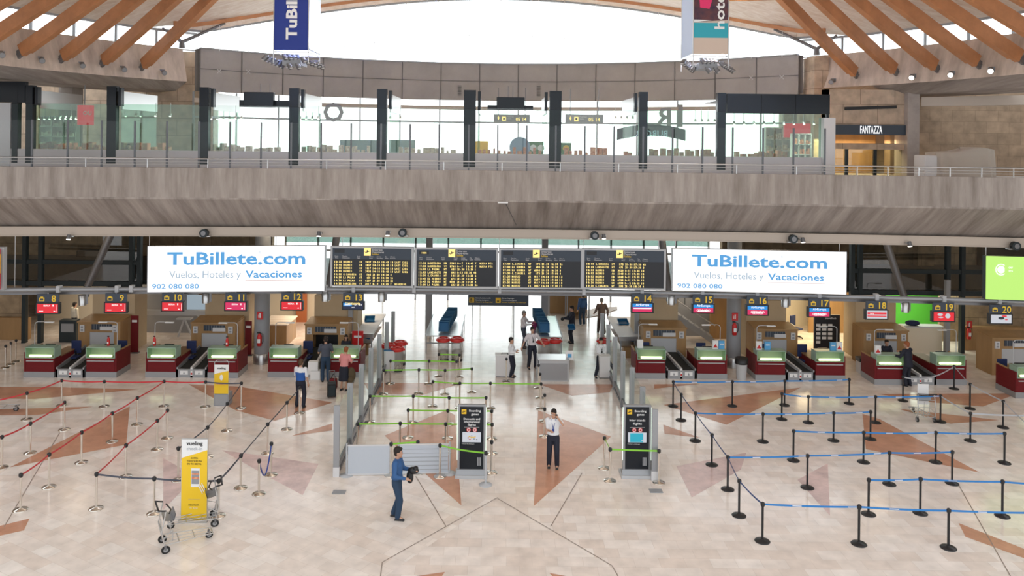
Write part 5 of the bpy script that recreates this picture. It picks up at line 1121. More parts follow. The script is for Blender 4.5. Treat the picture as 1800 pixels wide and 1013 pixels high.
# ================================================================== LUGGAGE TROLLEYS
def trolley(loc, rz, lab, sign=False):
    r = thing('luggage_trolley', lab, 'trolley', loc, rz)
    # local: front (loading end) towards -y, handle at +y
    m = MB()
    for sx in (-1, 1):
        m.tube([V(sx*.14, -.55, .17), V(sx*.27, .38, .20), V(sx*.27, .44, .5), V(sx*.25, .36, 1.0)], .013, n=6)
        m.tube([V(sx*.27, .42, .35), V(sx*.17, .22, .48), V(sx*.17, .22, .22)], .009, n=6)
    for y, w in ((-.5, .15), (-.2, .19), (.1, .23), (.38, .27)): m.tube([V(-w, y, .18), V(w, y, .18)], .01, n=6)
    for x in (-.06, .06): m.tube([V(x, -.55, .17), V(x*1.4, .38, .19), V(x*1.4, .44, .75)], .009, n=6)
    m.tube([V(-.26, .44, .55), V(.26, .44, .55)], .01, n=6); m.tube([V(-.26, .40, .8), V(.26, .40, .8)], .01, n=6); m.tube([V(-.14, -.55, .17), V(.14, -.55, .17)], .014, n=6)
    m.build('wire_frame', ['steel'], r)
    MB().tube([V(-.25, .36, 1.0), V(-.26, .50, 1.04), V(.26, .50, 1.04), V(.25, .36, 1.0)], .018, n=8).build('handle', ['black'], r)
    MB().tube([V(-.25, .3, .93), V(0, .24, .90), V(.25, .3, .93)], .015, n=8).build('brake_bar', ['black'], r)
    m = MB(); m.sheet([[V(-.24, .38, .78), V(.24, .38, .78)], [V(-.22, .22, .72), V(.22, .22, .72)], [V(-.22, .18, .86), V(.22, .18, .86)]]); m.sheet([[V(.24, .39, .77), V(-.24, .39, .77)], [V(.22, .21, .71), V(-.22, .21, .71)], [V(.22, .17, .86), V(-.22, .17, .86)]]); m.build('small_basket', ['alu'], r)
    for x, y, rr in ((-.26, .36, .085), (.26, .36, .085), (0, -.5, .075)):
        w = MB(); w.cyl((x-.02, y, rr), (x+.02, y, rr), rr, n=20); o = w.build('wheel', ['rubber'], r); MB().cyl((x-.024, y, rr), (x+.024, y, rr), rr*.55, n=14).build('wheel_hub', ['alu'], o)
        MB().box(x-.03, x+.03, y-.01, y+.03, rr, .2).build('wheel_fork', ['steel_dark'], r)
    r.scale = (1.12, 1.2, 1.0)
    if sign:
        MB().box(-.17, .17, .14, .16, .55, 1.28).build('advert_board', ['print_white'], r)
    return r
a = fl(322, 956); trolley(a, math.radians(120), 'front luggage trolley with black handles before the tall yellow banner')
a = fl(345, 922); trolley(a, math.radians(-68), 'rear luggage trolley nested behind, right of the tall yellow banner')
a = fl(1618, 735); trolley(a, math.radians(175), 'luggage trolley with a white board before desks eighteen and nineteen', True)
a = fl(-4, 724); trolley(a, math.radians(100), 'luggage trolley cut by the left edge behind the red belts')
# ================================================================== SECURITY AREA THINGS
mat('tray_blue', (.015, .13, .30), .45)
def tray_mesh():
    m = MB(); w, l, h, t = .25, .25, .12, .02
    m.box(-w+.03, w-.03, -l+.03, l-.03, 0, .012)
    for a, b in (((-w+.03, -l+.03), (w-.03, -l+.03)), ((w-.03, -l+.03), (w-.03, l-.03)), ((w-.03, l-.03), (-w+.03, l-.03)), ((-w+.03, l-.03), (-w+.03, -l+.03))):
        p, q = V(*a, 0), V(*b, 0); P, Q = V(a[0]*1.12, a[1]*1.08, h), V(b[0]*1.12, b[1]*1.08, h); m.add([p, q, Q, P, p*.95, q*.95, Q*.96, P*.96], [(0, 1, 2, 3), (5, 4, 7, 6), (3, 2, 6, 7)]); m.m[-1] = 1; m.m[-2] = 0
    return m
tp = [None]
def tray(loc, rot, lab, group):
    if tp[0] is None:
        o = tag(tray_mesh().build('plastic_tray', ['tray_blue', mat('tray_rim', (.25, .50, .70), .4).name]), lab, 'tray', group); tp[0] = o
    else: o = tp[0].copy(); C.objects.link(o); tag(o, lab, 'tray', group)
    o.location = loc; o.rotation_euler = rot; return o
def table(xa, xb, ya, yb, z, lab):
    r = thing('inspection_table', lab, 'table', ((xa+xb)/2, (ya+yb)/2, 0)); MB().box(xa, xb, ya, yb, z-.05, z).build('table_top', ['steel'], r, world=True)
    MB().box(xa, xa+.03, ya, yb, z, z+.05).box(xb-.03, xb, ya, yb, z, z+.05).build('edge_guard', ['alu'], r, world=True)
    for x in (xa+.05, xb-.05):
        for y in (ya+.1, (ya+yb)/2, yb-.1): MB().box(x-.025, x+.025, y-.025, y+.025, 0, z-.05).build('leg', ['alu'], r, world=True)
    MB().box(xa+.05, xb-.05, ya+.08, ya+.12, .45, .5).build('cross_bar', ['alu'], r, world=True)
table(-3.27, -1.6, 36.6, 40.9, .85, 'long steel inspection table with blue trays, left of the middle passage')
table(1.38, 3.05, 36.6, 40.9, .85, 'long steel inspection table with blue trays, between the two security men')
for k, (x0, nm) in enumerate(((-2.45, 'left'), (2.25, 'right'))):
    for i in range(11):
        tray((x0+(.28 if k == 0 else -.22)*i/11, 37.3+i*.27, 1.08+i*.01), (math.radians(66), 0, 0), 'blue plastic tray in the leaning row on the %s inspection table' % nm, 'blue trays on the %s inspection table' % nm)
tray((3.55, 37.9, .95), (math.radians(35), 0, .3), 'blue plastic tray held against the table by the man in the dark suit', 'odd tray by the suit man').scale = (.7, .6, 1)
# wall side tables with machines on the far left and right
for sgn, nm in ((-1, 'left'), (1, 'right')):
    x = 5.55*sgn; r = thing('roller_table', 'white topped roller table behind the %s glass partition' % nm, 'table', (x, 37, 0))
    MB().box(min(x, x+sgn*1.2), max(x, x+sgn*1.2), 36.0, 40.0, 1.0, 1.06).build('table_top', ['offwhite'], r, world=True); MB().box(min(x, x+sgn*1.2), max(x, x+sgn*1.2), 35.95, 36.0, .86, 1.06).build('front_rail', ['steel'], r, world=True)
    for yy in (36.1, 39.8):
        for xx in (x+sgn*.1, x+sgn*1.1): MB().box(xx-.03, xx+.03, yy-.03, yy+.03, 0, 1).build('leg', ['alu'], r, world=True)
    MB().box(min(x+sgn*.15, x+sgn*1.1), max(x+sgn*.15, x+sgn*1.1), 36.3, 39.6, .5, .54).build('lower_shelf', ['wood_dark'], r, world=True)
    tray((x+sgn*.55, 38.4, 1.1), (math.radians(20), 0, .1), 'blue tray lying on the roller table behind the %s partition' % nm, 'trays on the %s roller table' % nm); tray((x+sgn*.6, 37.0, .66), (math.radians(10), .3, .5), 'blue tray on the lower shelf of the %s roller table' % nm, 'trays on the %s roller table' % nm)
    cb = MB().box(x+sgn*.5-.25, x+sgn*.5+.25, 36.25, 36.7, 0, .48); tag(cb.build('cardboard_box', ['wood_panel']), 'brown box under the roller table behind the %s partition' % nm, 'box')
# red-lidded transparent bins
bo = None
for px, py, nm in ((779, 634, 'at the left tray table, left one'), (803, 634, 'at the left tray table, right one'), (698, 652, 'beside the left glass partition, front one'), (703, 641, 'beside the left glass partition, rear one'), (682, 646, 'nearest the left glass partition'),
                   (975, 636, 'behind the grey desk, right one'), (955, 638, 'behind the grey desk, left one'), (1061, 636, 'behind the seated guard on the right')):
    p = fl(px, py); p.z = 0; lab = 'transparent rubbish bin with red lid '+nm
    if bo is None:
        bo = thing('transparent_bin', lab, 'bin', p, 0, 'transparent bins with red lids')
        MB().lathe([(.23, .06), (.27, .92)], n=24).build('clear_wall', ['glass_bin'], bo); MB().lathe([(.22, .05), (.24, .12), (.245, .42), (.1, .5)], n=20).build('rubbish', ['rubbish'], bo)
        MB().lathe([(.25, 0), (.25, .08), (.23, .1)], n=24).build('bin_foot', ['black'], bo)
        m = MB(); m.lathe([(.28, .86), (.30, .9), (.29, 1.0), (.22, 1.03), (.2, .98)], n=24); m.box(-.33, -.27, -.05, .05, .88, .96); m.box(.27, .33, -.05, .05, .88, .96); m.build('lid', ['red_lid'], bo)
        MB().ball((0, 0, .97), .13, sc=(1, 1, .4)).build('lid_cap', ['red'], bo)
    else: dup(bo, p, 0, lab)
# guard podiums and the grey desk
for px, py, nm in ((886, 664, 'white podium beside the female guard'), (1063, 666, 'white podium in front of the seated guard'), (684, 655, 'white podium with a blue top at the left glass partition')):
    p = fl(px, py); r = thing('podium', nm, 'podium', (p.x, p.y, 0)); w = .36 if px == 886 else .22
    MB().box(-w, w, 0, .4, .04, .90).build('podium_body', ['offwhite'], r, bevel=.01); MB().box(-w-.02, w+.02, -.02, .42, .90, .93).build('podium_top', ['blue' if px == 684 else 'white'], r); MB().box(-w+.04, w-.04, .04, .36, 0, .04).build('podium_foot', ['steel_dark'], r)
    if px == 886: MB().tube([V(-.1, .1, .93), V(-.1, .1, .99), V(.15, .1, .99), V(.15, .1, .93)], .012).build('podium_handle', ['black'], r)
p = fl(973, 671); r = thing('grey_desk', 'grey metal desk in the middle of the security entrance', 'desk', (p.x, p.y, 0))
MB().box(-.62, .62, 0, .85, 0, .86).build('desk_body', ['light_gray'], r, bevel=.01); MB().box(-.56, .56, -.012, 0, .06, .74).build('desk_front', ['alu'], r); MB().box(-.66, .62, -.02, .87, .86, .90).build('desk_top', ['steel'], r); MB().box(-.67, -.64, -.02, .9, 0, .92).build('desk_side', ['alu'], r)
p = fl(1001, 668); r = thing('small_notice', 'white notice on a stand at the right corner of the grey desk', 'notice', (p.x, p.y+.1, 0)); MB().cyl((0, 0, 0), (0, 0, .8), .015).build('stand_pole', ['steel'], r); MB().box(-.16, .16, -.02, 0, .78, 1.18).build('notice_sheet', ['print_white'], r); MB().box(-.08, .08, -.026, -.02, .9, 1.05).build('notice_print', ['glow_sign_blue' if 0 else 'sky_blue'], r)
r = thing('equipment_rack', 'dark equipment rack in front of the person in the left office', 'rack', (-20.3, 38.1, 0)); MB().box(-.5, .3, -.2, .2, 0, 1.05).build('rack_case', ['frame_dark'], r); MB().box(-.4, .2, -.22, -.2, .5, .9).build('rack_panel', ['mid_gray'], r)
# scanner frame, ramp and machine at the back of the passage
r = thing('search_counter', 'dark rimmed search counter on thin legs at the back of the passage', 'counter', (4.0, 44.5, 0))
MB().box(2.8, 5.2, 43.8, 45.2, 1.35, 1.5).build('dark_rim', ['frame_dark'], r, world=True); MB().box(2.9, 5.1, 43.9, 45.1, 1.5, 1.95).build('glass_screen', ['glass_green'], r, world=True)
for x in (2.9, 3.9, 5.1):
    for y in (43.9, 45.1): MB().box(x-.03, x+.03, y-.03, y+.03, 0, 1.35).build('leg', ['alu'], r, world=True)
tag(MB().box(2.9, 5.1, 45.4, 45.5, 0, 1.3).build('wood_back_panel', ['wood_panel']), 'wood panel behind the search counter', 'panel')
m = MB(); m.prism([fl(1012, 562), fl(1050, 556), fl(1085, 545), fl(1085, 540), fl(1045, 543), fl(1010, 552)], (0, 0, .03)); tag(m.build('dark_mat', ['wood_dark']), 'dark mat on the floor at the back right of the passage', 'mat')
tag(MB().box(5.6, 7.2, 44.5, 46, 1.6, 2.7).build('xray_machine', ['mid_gray'], bevel=.2), 'big grey rounded machine hanging at the back right of the passage', 'machine')
tag(MB().box(-7.2, -5.2, 43.0, 45.5, 1.7, 2.6).build('xray_machine', ['light_gray'], bevel=.25), 'big pale rounded machine at the back left of the passage', 'machine')
# ================================================================== BELT POSTS
def make_post(kind, loc, lab, grp):
    a, b = {'s': ('chrome', 'chrome'), 'k': ('black', 'black'), 'w': ('light_gray', 'light_gray')}[kind]
    r = thing('belt_post', lab, 'barrier post', loc, 0, grp)
    MB().cyl((0, 0, .03), (0, 0, .90), .03, n=14).build('pole', [a], r)
    MB().lathe([(.185, 0), (.19, .012), (.17, .03), (.05, .05), (.035, .07)], n=28).build('base', [b], r)
    MB().lathe([(.036, .86), (.04, .87), (.04, .965), (.03, .975)], n=16).box(-.05, .05, -.02, .02, .885, .955).build('head', ['black'], r)
    return r
protos = {}
posts = {}
def post(key, px, py, kind, lab):
    p = fl(px, py); p.z = 0; grp = {'s': 'silver belt posts', 'k': 'black belt posts', 'w': 'silver belt posts'}[kind]
    if kind not in protos: o = make_post(kind, p, lab, grp); protos[kind] = o
    else: o = dup(protos[kind], p, 0, lab, grp)
    posts[key] = o
BELTS = []
def belts(keys, m, sag=.03, prnt=None):
    ks = keys.split()
    for a, b in zip(ks[:-1], ks[1:]): BELTS.append((a, b, m, sag, prnt))
def row(rows_, kind, desc):
    n = len(rows_); od = ['first', 'second', 'third', 'fourth', 'fifth', 'sixth', 'seventh', 'eighth']
    for i, (k, x, y) in enumerate(rows_):
        post(k, x, y, kind, ('only ' if n == 1 else od[i]+' ')+('silver' if kind != 'k' else 'black')+' post '+desc)
row([('a', 36, 897), ('b', 86, 857), ('c', 143, 814), ('d', 197, 777), ('e', 241, 747), ('f', 288, 715)], 's', 'from the front in the long diagonal red belt row')
row([('g', 169, 895), ('h', 221, 839), ('i', 276, 791), ('j', 294, 771)], 's', 'from the front, short red row by the yellow banner')
row([('k', 3, 823), ('l', 53, 797), ('m', 113, 756)], 's', 'from the left edge in the middle red belt row')
row([('n', 47, 738), ('o', 108, 713.5), ('p', 183, 715.5), ('q', 361, 716)], 's', 'from the left in the rear red belt row')
row([('r', 270.6, 903.6), ('x', 313, 845), ('s', 384, 907.7), ('t', 423, 858.7)], 's', 'from the left in the grey belt row around the yellow banner')
row([('w', 364.5, 804), ('v', 399, 758), ('u', 424, 718.4)], 's', 'from the front, grey row between yellow banner and desk eleven')
row([('y1', 470, 798), ('bb', 504, 755.7), ('cc', 526, 726.8)], 's', 'from the front, grey row ending at the white-blue polo man')
row([('aa', 455, 869), ('z1', 476.5, 835.6)], 's', 'from the left of the pair with the hanging blue rope')
row([('G21', 628, 797), ('G22', 703, 796), ('G23', 783, 797), ('G24', 864.5, 798)], 's', 'from the left in the front green belt row of the queue')
row([('G25', 687, 836), ('G26', 734, 832), ('G27', 773, 838.5)], 's', 'from the left at the pale low panels')
row([('G18', 717, 770), ('G19', 786.7, 771), ('G20', 864, 772)], 's', 'from the left in the second green belt row of the queue')
row([('G14', 650, 743), ('G15', 726, 743), ('G16', 789, 746), ('G17', 854, 746)], 's', 'from the left in the third green belt row of the queue')
row([('G10', 760.6, 715), ('G11', 808, 718), ('G12', 861.7, 718), ('G13', 950.7, 719)], 's', 'from the left in the fourth green belt row of the queue')
row([('G6', 674, 693), ('G7', 736, 692), ('G8', 782, 693), ('G9', 829, 690)], 's', 'from the left in the fifth green belt row of the queue')
row([('G1', 686, 675), ('G2', 754, 675), ('G3', 802, 676)], 's', 'from the left in the rearmost green belt row')
row([('G4', 771, 662), ('G5', 807.5, 663)], 's', 'from the left, pair right before the red-lidded bins')
row([('H1', 890, 671), ('H2', 946.5, 683)], 's', 'from the left of the two near the white podium')
row([('H3', 949, 700), ('H4', 957, 741), ('H5', 957, 768)], 's', 'from the rear in the column behind the standing man')
row([('G29', 863.7, 832), ], 's', 'right behind the left totem')
post('G28', 853.5, 853, 'w', 'pale grey belt post in front of the left totem, at its right foot')
row([('K1', 1062, 824), ('K2', 1072, 846), ('K3', 1157.8, 849)], 's', 'from the left around the right totem')
row([('B1', 1183, 714.7), ('B2', 1197, 739.4), ('B3', 1222, 775.5), ('B4', 1251, 817.8), ('B5', 1279, 861), ('B6', 1299, 907), ('B7', 1340, 952)], 'k', 'from the rear, slanting left border of the blue queue')
row([('B8', 1287, 714.4), ('B9', 1379, 713), ('B10', 1492.5, 710)], 'k', 'from the left in the rearmost blue belt line')
row([('B11', 1374, 737.6), ('B12', 1420.6, 743.5), ('B17', 1538.7, 743.5), ('B30', 1653, 742)], 'k', 'from the left in the second blue belt line from the rear')
row([('B13', 1340.7, 777), ('B14', 1465, 775), ('B18', 1530, 772.6)], 'k', 'from the left in the third blue belt line from the rear')
row([('B15', 1394.5, 810), ('B20', 1517.7, 813), ('B21', 1644.5, 813), ('B35', 1765.5, 814.5)], 'k', 'from the left in the fourth blue belt line from the rear')
row([('B16', 1419, 858), ('B22', 1563, 852), ('B23', 1673.5, 850.6)], 'k', 'from the left in the fifth blue belt line from the rear')
row([('B24', 1526.6, 904.7), ('B25', 1617.5, 903), ('B26', 1761.8, 908)], 'k', 'from the left in the second blue belt line from the front')
row([('B27', 1509.6, 957), ('B28', 1667, 964)], 'k', 'from the left in the front blue belt line')
row([('B29', 1587, 705), ('B31', 1677, 684), ('B32', 1705, 719), ('B34', 1763, 752)], 'k', 'from the left with a pale belt, desks eighteen to twenty')
row([('B33', 1705.5, 775.5)], 'k', 'in the pale belt line at the right edge')
row([('Z1', 9.5, 647), ('Z2', 19, 641), ('Z3', 28, 636)], 's', 'from the front at the low wood wall, far left')
# off-frame ends
for k, x, y, kind, lab in (('L1', -30, 757, 's', 'silver belt post just outside the left edge, rear'), ('L2', -30, 833, 's', 'silver belt post just outside the left edge, front'), ('R1', 1880, 915, 'k', 'black belt post outside the right edge, second line'), ('R2', 1850, 968, 'k', 'black belt post outside the right edge, front line'), ('R3', 1820, 812, 'k', 'black belt post outside the right edge, rear line'), ('R4', 1815, 780, 'k', 'black belt post outside the right edge, pale belt')):
    post(k, x, y, kind, lab)
belts('a b c d e f', 'red_belt'); belts('g h i j', 'red_belt'); belts('L2 k l m', 'red_belt'); belts('L1 n o p f q', 'red_belt'); belts('q u v w x', 'dark_belt'); belts('g r s t', 'dark_belt'); belts('s y1 bb cc', 'dark_belt', .02)
belts('G6 G7 G8 G9', 'green_belt', .0); belts('G10 G11 G12 G13', 'green_belt', .01); belts('G14 G15 G16 G17', 'green_belt', .01); belts('G18 G19 G20', 'green_belt', .01); belts('G21 G22 G23 G24', 'green_belt', .01)
belts('G25 G26', 'green_belt', 0); belts('G27 G28', 'green_belt', .03); belts('G1 G2 G3', 'green_belt', 0); belts('G4 G5', 'green_belt', 0); belts('K1 K2 K3', 'green_belt', 0)
belts('B1 B2 B3 B4 B5 B6 B7', 'blue_dark', .03); belts('B1 B8 B9 B10', 'blue_belt', .02, 1); belts('B11 B12 B17 B30', 'blue_belt', .02, 1); belts('B3 B13 B14 B18', 'blue_belt', .02, 1); belts('B15 B20 B21 B35', 'blue_belt', .02, 1)
belts('B5 B16 B22 B23', 'blue_belt', .02, 1); belts('B24 B25 B26 R1', 'blue_belt', .02, 1); belts('B7 B27 B28 R2', 'blue_belt', .02, 1)
belts('B31 B32 B34 R3', 'white_belt', .02); belts('B30 B33 R4', 'white_belt', .02); belts('B29 B31', 'white_belt', .25)
mat('blue_dark', (.025, .07, .22), .5)
for a, b, mm, sag, pr in BELTS:
    A, B = posts[a].location.copy(), posts[b].location.copy(); d = B-A; L = d.length; n = max(4, int(L/.22)); m = MB(); m.v = []
    nx = V(-d.y, d.x, 0).normalized()*.0015
    t0, t1 = .05/L, 1-.05/L; mats_ = [mm, 'print_white' if pr else mm]
    for s in (-1, 1):
        rws = [[], []]; base = len(m.v)
        for i in range(n+1):
            t = t0+(t1-t0)*i/n; p = d*t; z = .92-sag*4*t*(1-t)
            rws[0].append(p+V(0, 0, z-.024)+nx*s); rws[1].append(p+V(0, 0, z+.024)+nx*s)
        v = rws[0]+rws[1]; f = []
        for i in range(n): q = (i, i+1, n+1+i+1, n+1+i); f.append(q if s > 0 else q[::-1])
        m.add(v, f, 0)
        if pr:
            for i in range(n):
                if i % 6 in (3,):
                    p0, p1 = rws[0][i], rws[0][i+1]; u0, u1 = rws[1][i], rws[1][i+1]
                    q = [p0.lerp(u0, .3)+nx*s*2, p1.lerp(u1, .3)+nx*s*2, p1.lerp(u1, .7)+nx*s*2, p0.lerp(u0, .7)+nx*s*2]; m.add(q, [(0, 1, 2, 3)], 1)
    m.build('belt', mats_, posts[a])
# blue rope hanging on the pair
A, B = posts['z1'].location, posts['aa'].location; m = MB(); d = B-A
m.tube([d*t+V(.0, -.0, .9-.62*math.sin(PI*min(1, t*1.0))*(1)) for t in [i/14 for i in range(15)]], .02, n=8)
m.build('hanging_rope', [mat('rope_blue', (.02, .06, .30), .6).name], posts['z1'])
# ================================================================== PEOPLE
def remesh(mb, vox, smooth=2):
    me = bpy.data.meshes.new('t'); me.from_pydata(mb.v, [], mb.f); me.update()
    o = bpy.data.objects.new('t', me); C.objects.link(o)
    md = o.modifiers.new('r', 'REMESH'); md.mode = 'VOXEL'; md.voxel_size = vox; md.use_smooth_shade = True
    if smooth: sm = o.modifiers.new('s', 'SMOOTH'); sm.iterations = smooth; sm.factor = .5
    out = bpy.data.meshes.new_from_object(o.evaluated_get(bpy.context.evaluated_depsgraph_get()))
    bpy.data.objects.remove(o); bpy.data.meshes.remove(me); out.polygons.foreach_set('use_smooth', [True]*len(out.polygons)); return out
def put(me, name, mats, parent):
    me.name = name; me.materials.clear()
    for q in mats: me.materials.append(MT[q])
    o = bpy.data.objects.new(name, me); C.objects.link(o); o.parent = parent; return o
def cap(m, p0, p1, r0, r1):
    p0, p1 = Vector(p0), Vector(p1); m.cyl(p0, p1, r0, r1, n=14); m.ball(p0, r0, n=12, k=8); m.ball(p1, r1, n=12, k=8)
def ik(a, b, l1, l2, hint):
    a, b = Vector(a), Vector(b); d = b-a; L = d.length
    if L > (l1+l2)*.995: b = a+d*((l1+l2)*.995/L); d = b-a; L = d.length
    x = (l1*l1-l2*l2+L*L)/(2*L); h = math.sqrt(max(0, l1*l1-x*x)); u = d/L; hv = Vector(hint); hv = (hv-u*hv.dot(u)).normalized()
    return a+u*x+hv*h, b
def loft_body(m, rings, n=20):
    """rings: (center, rx, ry)"""
    v = []
    for c, rx, ry in rings:
        for i in range(n): t = 2*PI*i/n; v.append(Vector(c)+V(math.cos(t)*rx, math.sin(t)*ry, 0))
    k = len(rings); m.add(v, [(j*n+i, j*n+(i+1) % n, (j+1)*n+(i+1) % n, (j+1)*n+i) for j in range(k-1) for i in range(n)]+[tuple(range(n))[::-1], tuple(range((k-1)*n, k*n))])
def person(lab, loc, rz, h=1.76, shirt='white', pants='navy', hair='hair_dark', skin='skin', lean=0.0, head=(0, 0), armL=None, armR=None, legs=None, sleeve=.5, female=False,
           longhair=False, coat=False, skirt=False, pelvis=None, extra=None, band=None, tie=None, hint=None, shoes='black', hatm=None, gait=0.0):
    """faces -y; x>0 is the person's left hand side as seen from behind ... (viewer's right when facing the camera)"""
    S = h/1.76; r = thing('person', lab, 'person', loc, rz)
    hz = .93 if not pelvis else pelvis[2]; P = V(0, 0, .93) if not pelvis else V(*pelvis)
    sw = .185 if not female else .165
    lf = math.sin(lean); lc = math.cos(lean)
    def sp(t): return P+V(0, -lf*t, lc*t)       # along the spine
    neck = sp(.52); hd = sp(.66)+V(0, -.02-.03*abs(lf), 0)
    sh = {1: sp(.465)+V(sw, 0, 0), -1: sp(.465)+V(-sw, 0, 0)}
    hip = {1: P+V(.09, 0, -.04), -1: P+V(-.09, 0, -.04)}
    legs = legs or {}
    arms = {1: armL, -1: armR}; J = {}; hint = {**{1: None, -1: None}, **(hint or {})}
    for s in (1, -1):
        tgt = arms[s] or (s*.27, -.04, .80)
        tgt = P+V(*tgt)-V(0, 0, .93)
        e, w = ik(sh[s], tgt, .29, .26, hint[s] or (s*.35, .9, -.3)); J['e', s] = e; J['w', s] = w
        ft = legs.get(s, (s*.11, 0, .09)); kn, an = ik(hip[s], V(*ft), .425, .392, (s*.08, -1, .1)); J['k', s] = kn; J['a', s] = an
    b = MB()
    tor = [(sp(-.10), .13, .09), (sp(0), .165 if female else .155, .11), (sp(.12), .125 if female else .145, .095), (sp(.25), .145 if female else .16, .105), (sp(.38), .165 if female else .185, .11), (sp(.46), .15, .085), (sp(.50), .07, .06)]
    loft_body(b, tor); cap(b, sp(.46), sp(.60), .058, .052)
    if female: b.ball(sp(.34)+V(.07, -.07, 0), .07); b.ball(sp(.34)+V(-.07, -.07, 0), .07)
    # head
    yaw, pit = head; Rh = Matrix.Rotation(yaw, 4, 'Z') @ Matrix.Rotation(pit, 4, 'X')
    def hp(x, y, z): return hd+(Rh @ V(x, y, z))
    Rm = Rh.to_3x3()
    b.ball(hp(0, .012, .03), .1, n=20, k=14, sc=(.78, .98, 1.08), T=Rh); b.ball(hp(0, -.02, -.05), .07, n=16, k=10, sc=(.82, .95, .95), T=Rh)
    b.ball(hp(0, -.085, -.02), .018, sc=(.8, 1.2, 1.3), T=Rh); cap(b, hp(0, -.082, .015), hp(0, -.1, -.02), .008, .013)
    for s in (1, -1): b.ball(hp(s*.08, .012, -.005), .02, sc=(.5, .8, 1.5), T=Rh)
    b.ball(hp(0, -.072, -.095), .02, T=Rh)
    for s in (1, -1):
        b.ball(sh[s]+V(-s*.02, 0, 0), .058); cap(b, sh[s], J['e', s], .047, .036); cap(b, J['e', s], J['w', s], .036, .024)
        w = J['w', s]; d = (w-J['e', s]).normalized(); side = d.cross(V(0, 0, 1)); side = side.normalized() if side.length > .3 else V(0, 1, 0); side = (side*.3+V(0, .9, 0)-d*(side*.3+V(0, .9, 0)).dot(d)).normalized() if abs(d.z) > .6 else side
        nr = d.cross(side).normalized(); c = w+d*.045
        b.ball(w+d*.05, .04, sc=(1, 1, 1)); 
        for i, (o_, l) in enumerate(((-.030, .065), (-.010, .078), (.010, .074), (.029, .058))):
            k0 = w+d*.075+side*o_; k1 = k0+d*l*.55+nr*.006; k2 = k1+d*l*.4+nr*.022; cap(b, k0, k1, .011, .0095); cap(b, k1, k2, .0095, .008)
        t0 = w+d*.03-side*.032; t1 = t0+d*.03-side*.022+nr*.01; t2 = t1+d*.03-side*.002+nr*.012; cap(b, t0, t1, .013, .011); cap(b, t1, t2, .011, .009)
        cap(b, hip[s], J['k', s], .085, .052); cap(b, J['k', s], J['a', s], .052, .036); cap(b, J['a', s], J['a', s]+V(0, -.11, -.045), .036, .028)
    me = remesh(b, .011); ob = put(me, 'body', [skin], r)
    # eyes and brows
    e = MB()
    for s in (1, -1): e.ball(hp(s*.032, -.083, .012), .012, 0, sc=(1.1, .5, .7), T=Rh); e.ball(hp(s*.032, -.089, .012), .006, 1, sc=(1, .5, 1), T=Rh); e.ball(hp(s*.034, -.088, .034), .016, 2, sc=(1.2, .35, .25), T=Rh)
    e.ball(hp(0, -.092, -.055), .02, 3, sc=(1.2, .3, .3), T=Rh); e.build('face_features', ['print_white', 'black', hair, 'lips'], r)
    # hair
    m = MB(); k = hair
    if hatm: pass
    m.ball(hp(0, .028, .052), .104, n=20, k=14, sc=(.84, .98, 1.0), T=Rh); m.ball(hp(0, .055, -.005), .085, sc=(.9, .7, 1.0), T=Rh); m.ball(hp(0, -.045, .10), .055, sc=(1.15, .8, .6), T=Rh)
    if longhair: m.ball(hp(0, .06, -.09), .095, sc=(1.0, .6, 1.5), T=Rh); m.ball(hp(.06, .02, -.05), .05, sc=(.6, .9, 2.2), T=Rh); m.ball(hp(-.06, .02, -.05), .05, sc=(.6, .9, 2.2), T=Rh)
    hm = remesh(m, .013, 1); put(hm, 'hair', [k], r)
    # trousers
    m = MB()
    if skirt:
        loft_body(m, [(P+V(0, 0, -.52), .22, .19), (P+V(0, 0, -.3), .20, .17), (P+V(0, 0, -.05), .19, .14), (P+V(0, 0, .09), .145, .11)])
    else:
        loft_body(m, [(P+V(0, 0, -.12), .165, .12), (P+V(0, 0, 0), .175, .125), (sp(.10), .155, .11)])
        for s in (1, -1): cap(m, hip[s], J['k', s], .102, .08); cap(m, J['k', s], J['a', s]+V(0, 0, .0), .08, .07)
    put(remesh(m, .016), 'skirt' if skirt else 'trousers', [pants], r)
    if not skirt: m = MB(); loft_body(m, [(sp(.075), .168, .122), (sp(.11), .166, .12)]); m.build('belt', ['black'], r)
    # shirt
    m = MB(); g = .016 if not coat else .03; lo = .06 if not coat else -.16
    loft_body(m, [(sp(lo), .165+g, .125+g), (sp(.14), .15+g, .108+g), (sp(.25), .155+g, .112+g), (sp(.38), .185+g*.6, .118+g), (sp(.46), .15, .09+g), (sp(.505), .072, .066)])
    if female: m.ball(sp(.34)+V(.07, -.07, 0), .085); m.ball(sp(.34)+V(-.07, -.07, 0), .085)
    for s in (1, -1):
        m.ball(sh[s]+V(-s*.015, 0, 0), .068+g*.5); el = J['e', s]
        if sleeve <= 1: cap(m, sh[s], sh[s].lerp(el, min(1, sleeve*1.2)), .062+g*.4, .056+g*.4)
        else: cap(m, sh[s], el, .06+g*.4, .05+g*.3); cap(m, el, el.lerp(J['w', s], .93), .05+g*.3, .036+g*.3)
    me = remesh(m, .015)
    mats_ = [shirt]
    if band: mats_ = [shirt, band]
    o = put(me, 'jacket' if coat else 'shirt', mats_, r)
    if band:
        for p in me.polygons:
            c = p.center
            if c.z < sp(.36).z and abs(c.x) < .19 and c.z > sp(.05).z: p.material_index = 1
    # collar
    m = MB(); loft_body(m, [(sp(.49), .078, .074), (sp(.525), .068, .064)]); m.build('collar', [shirt], r)
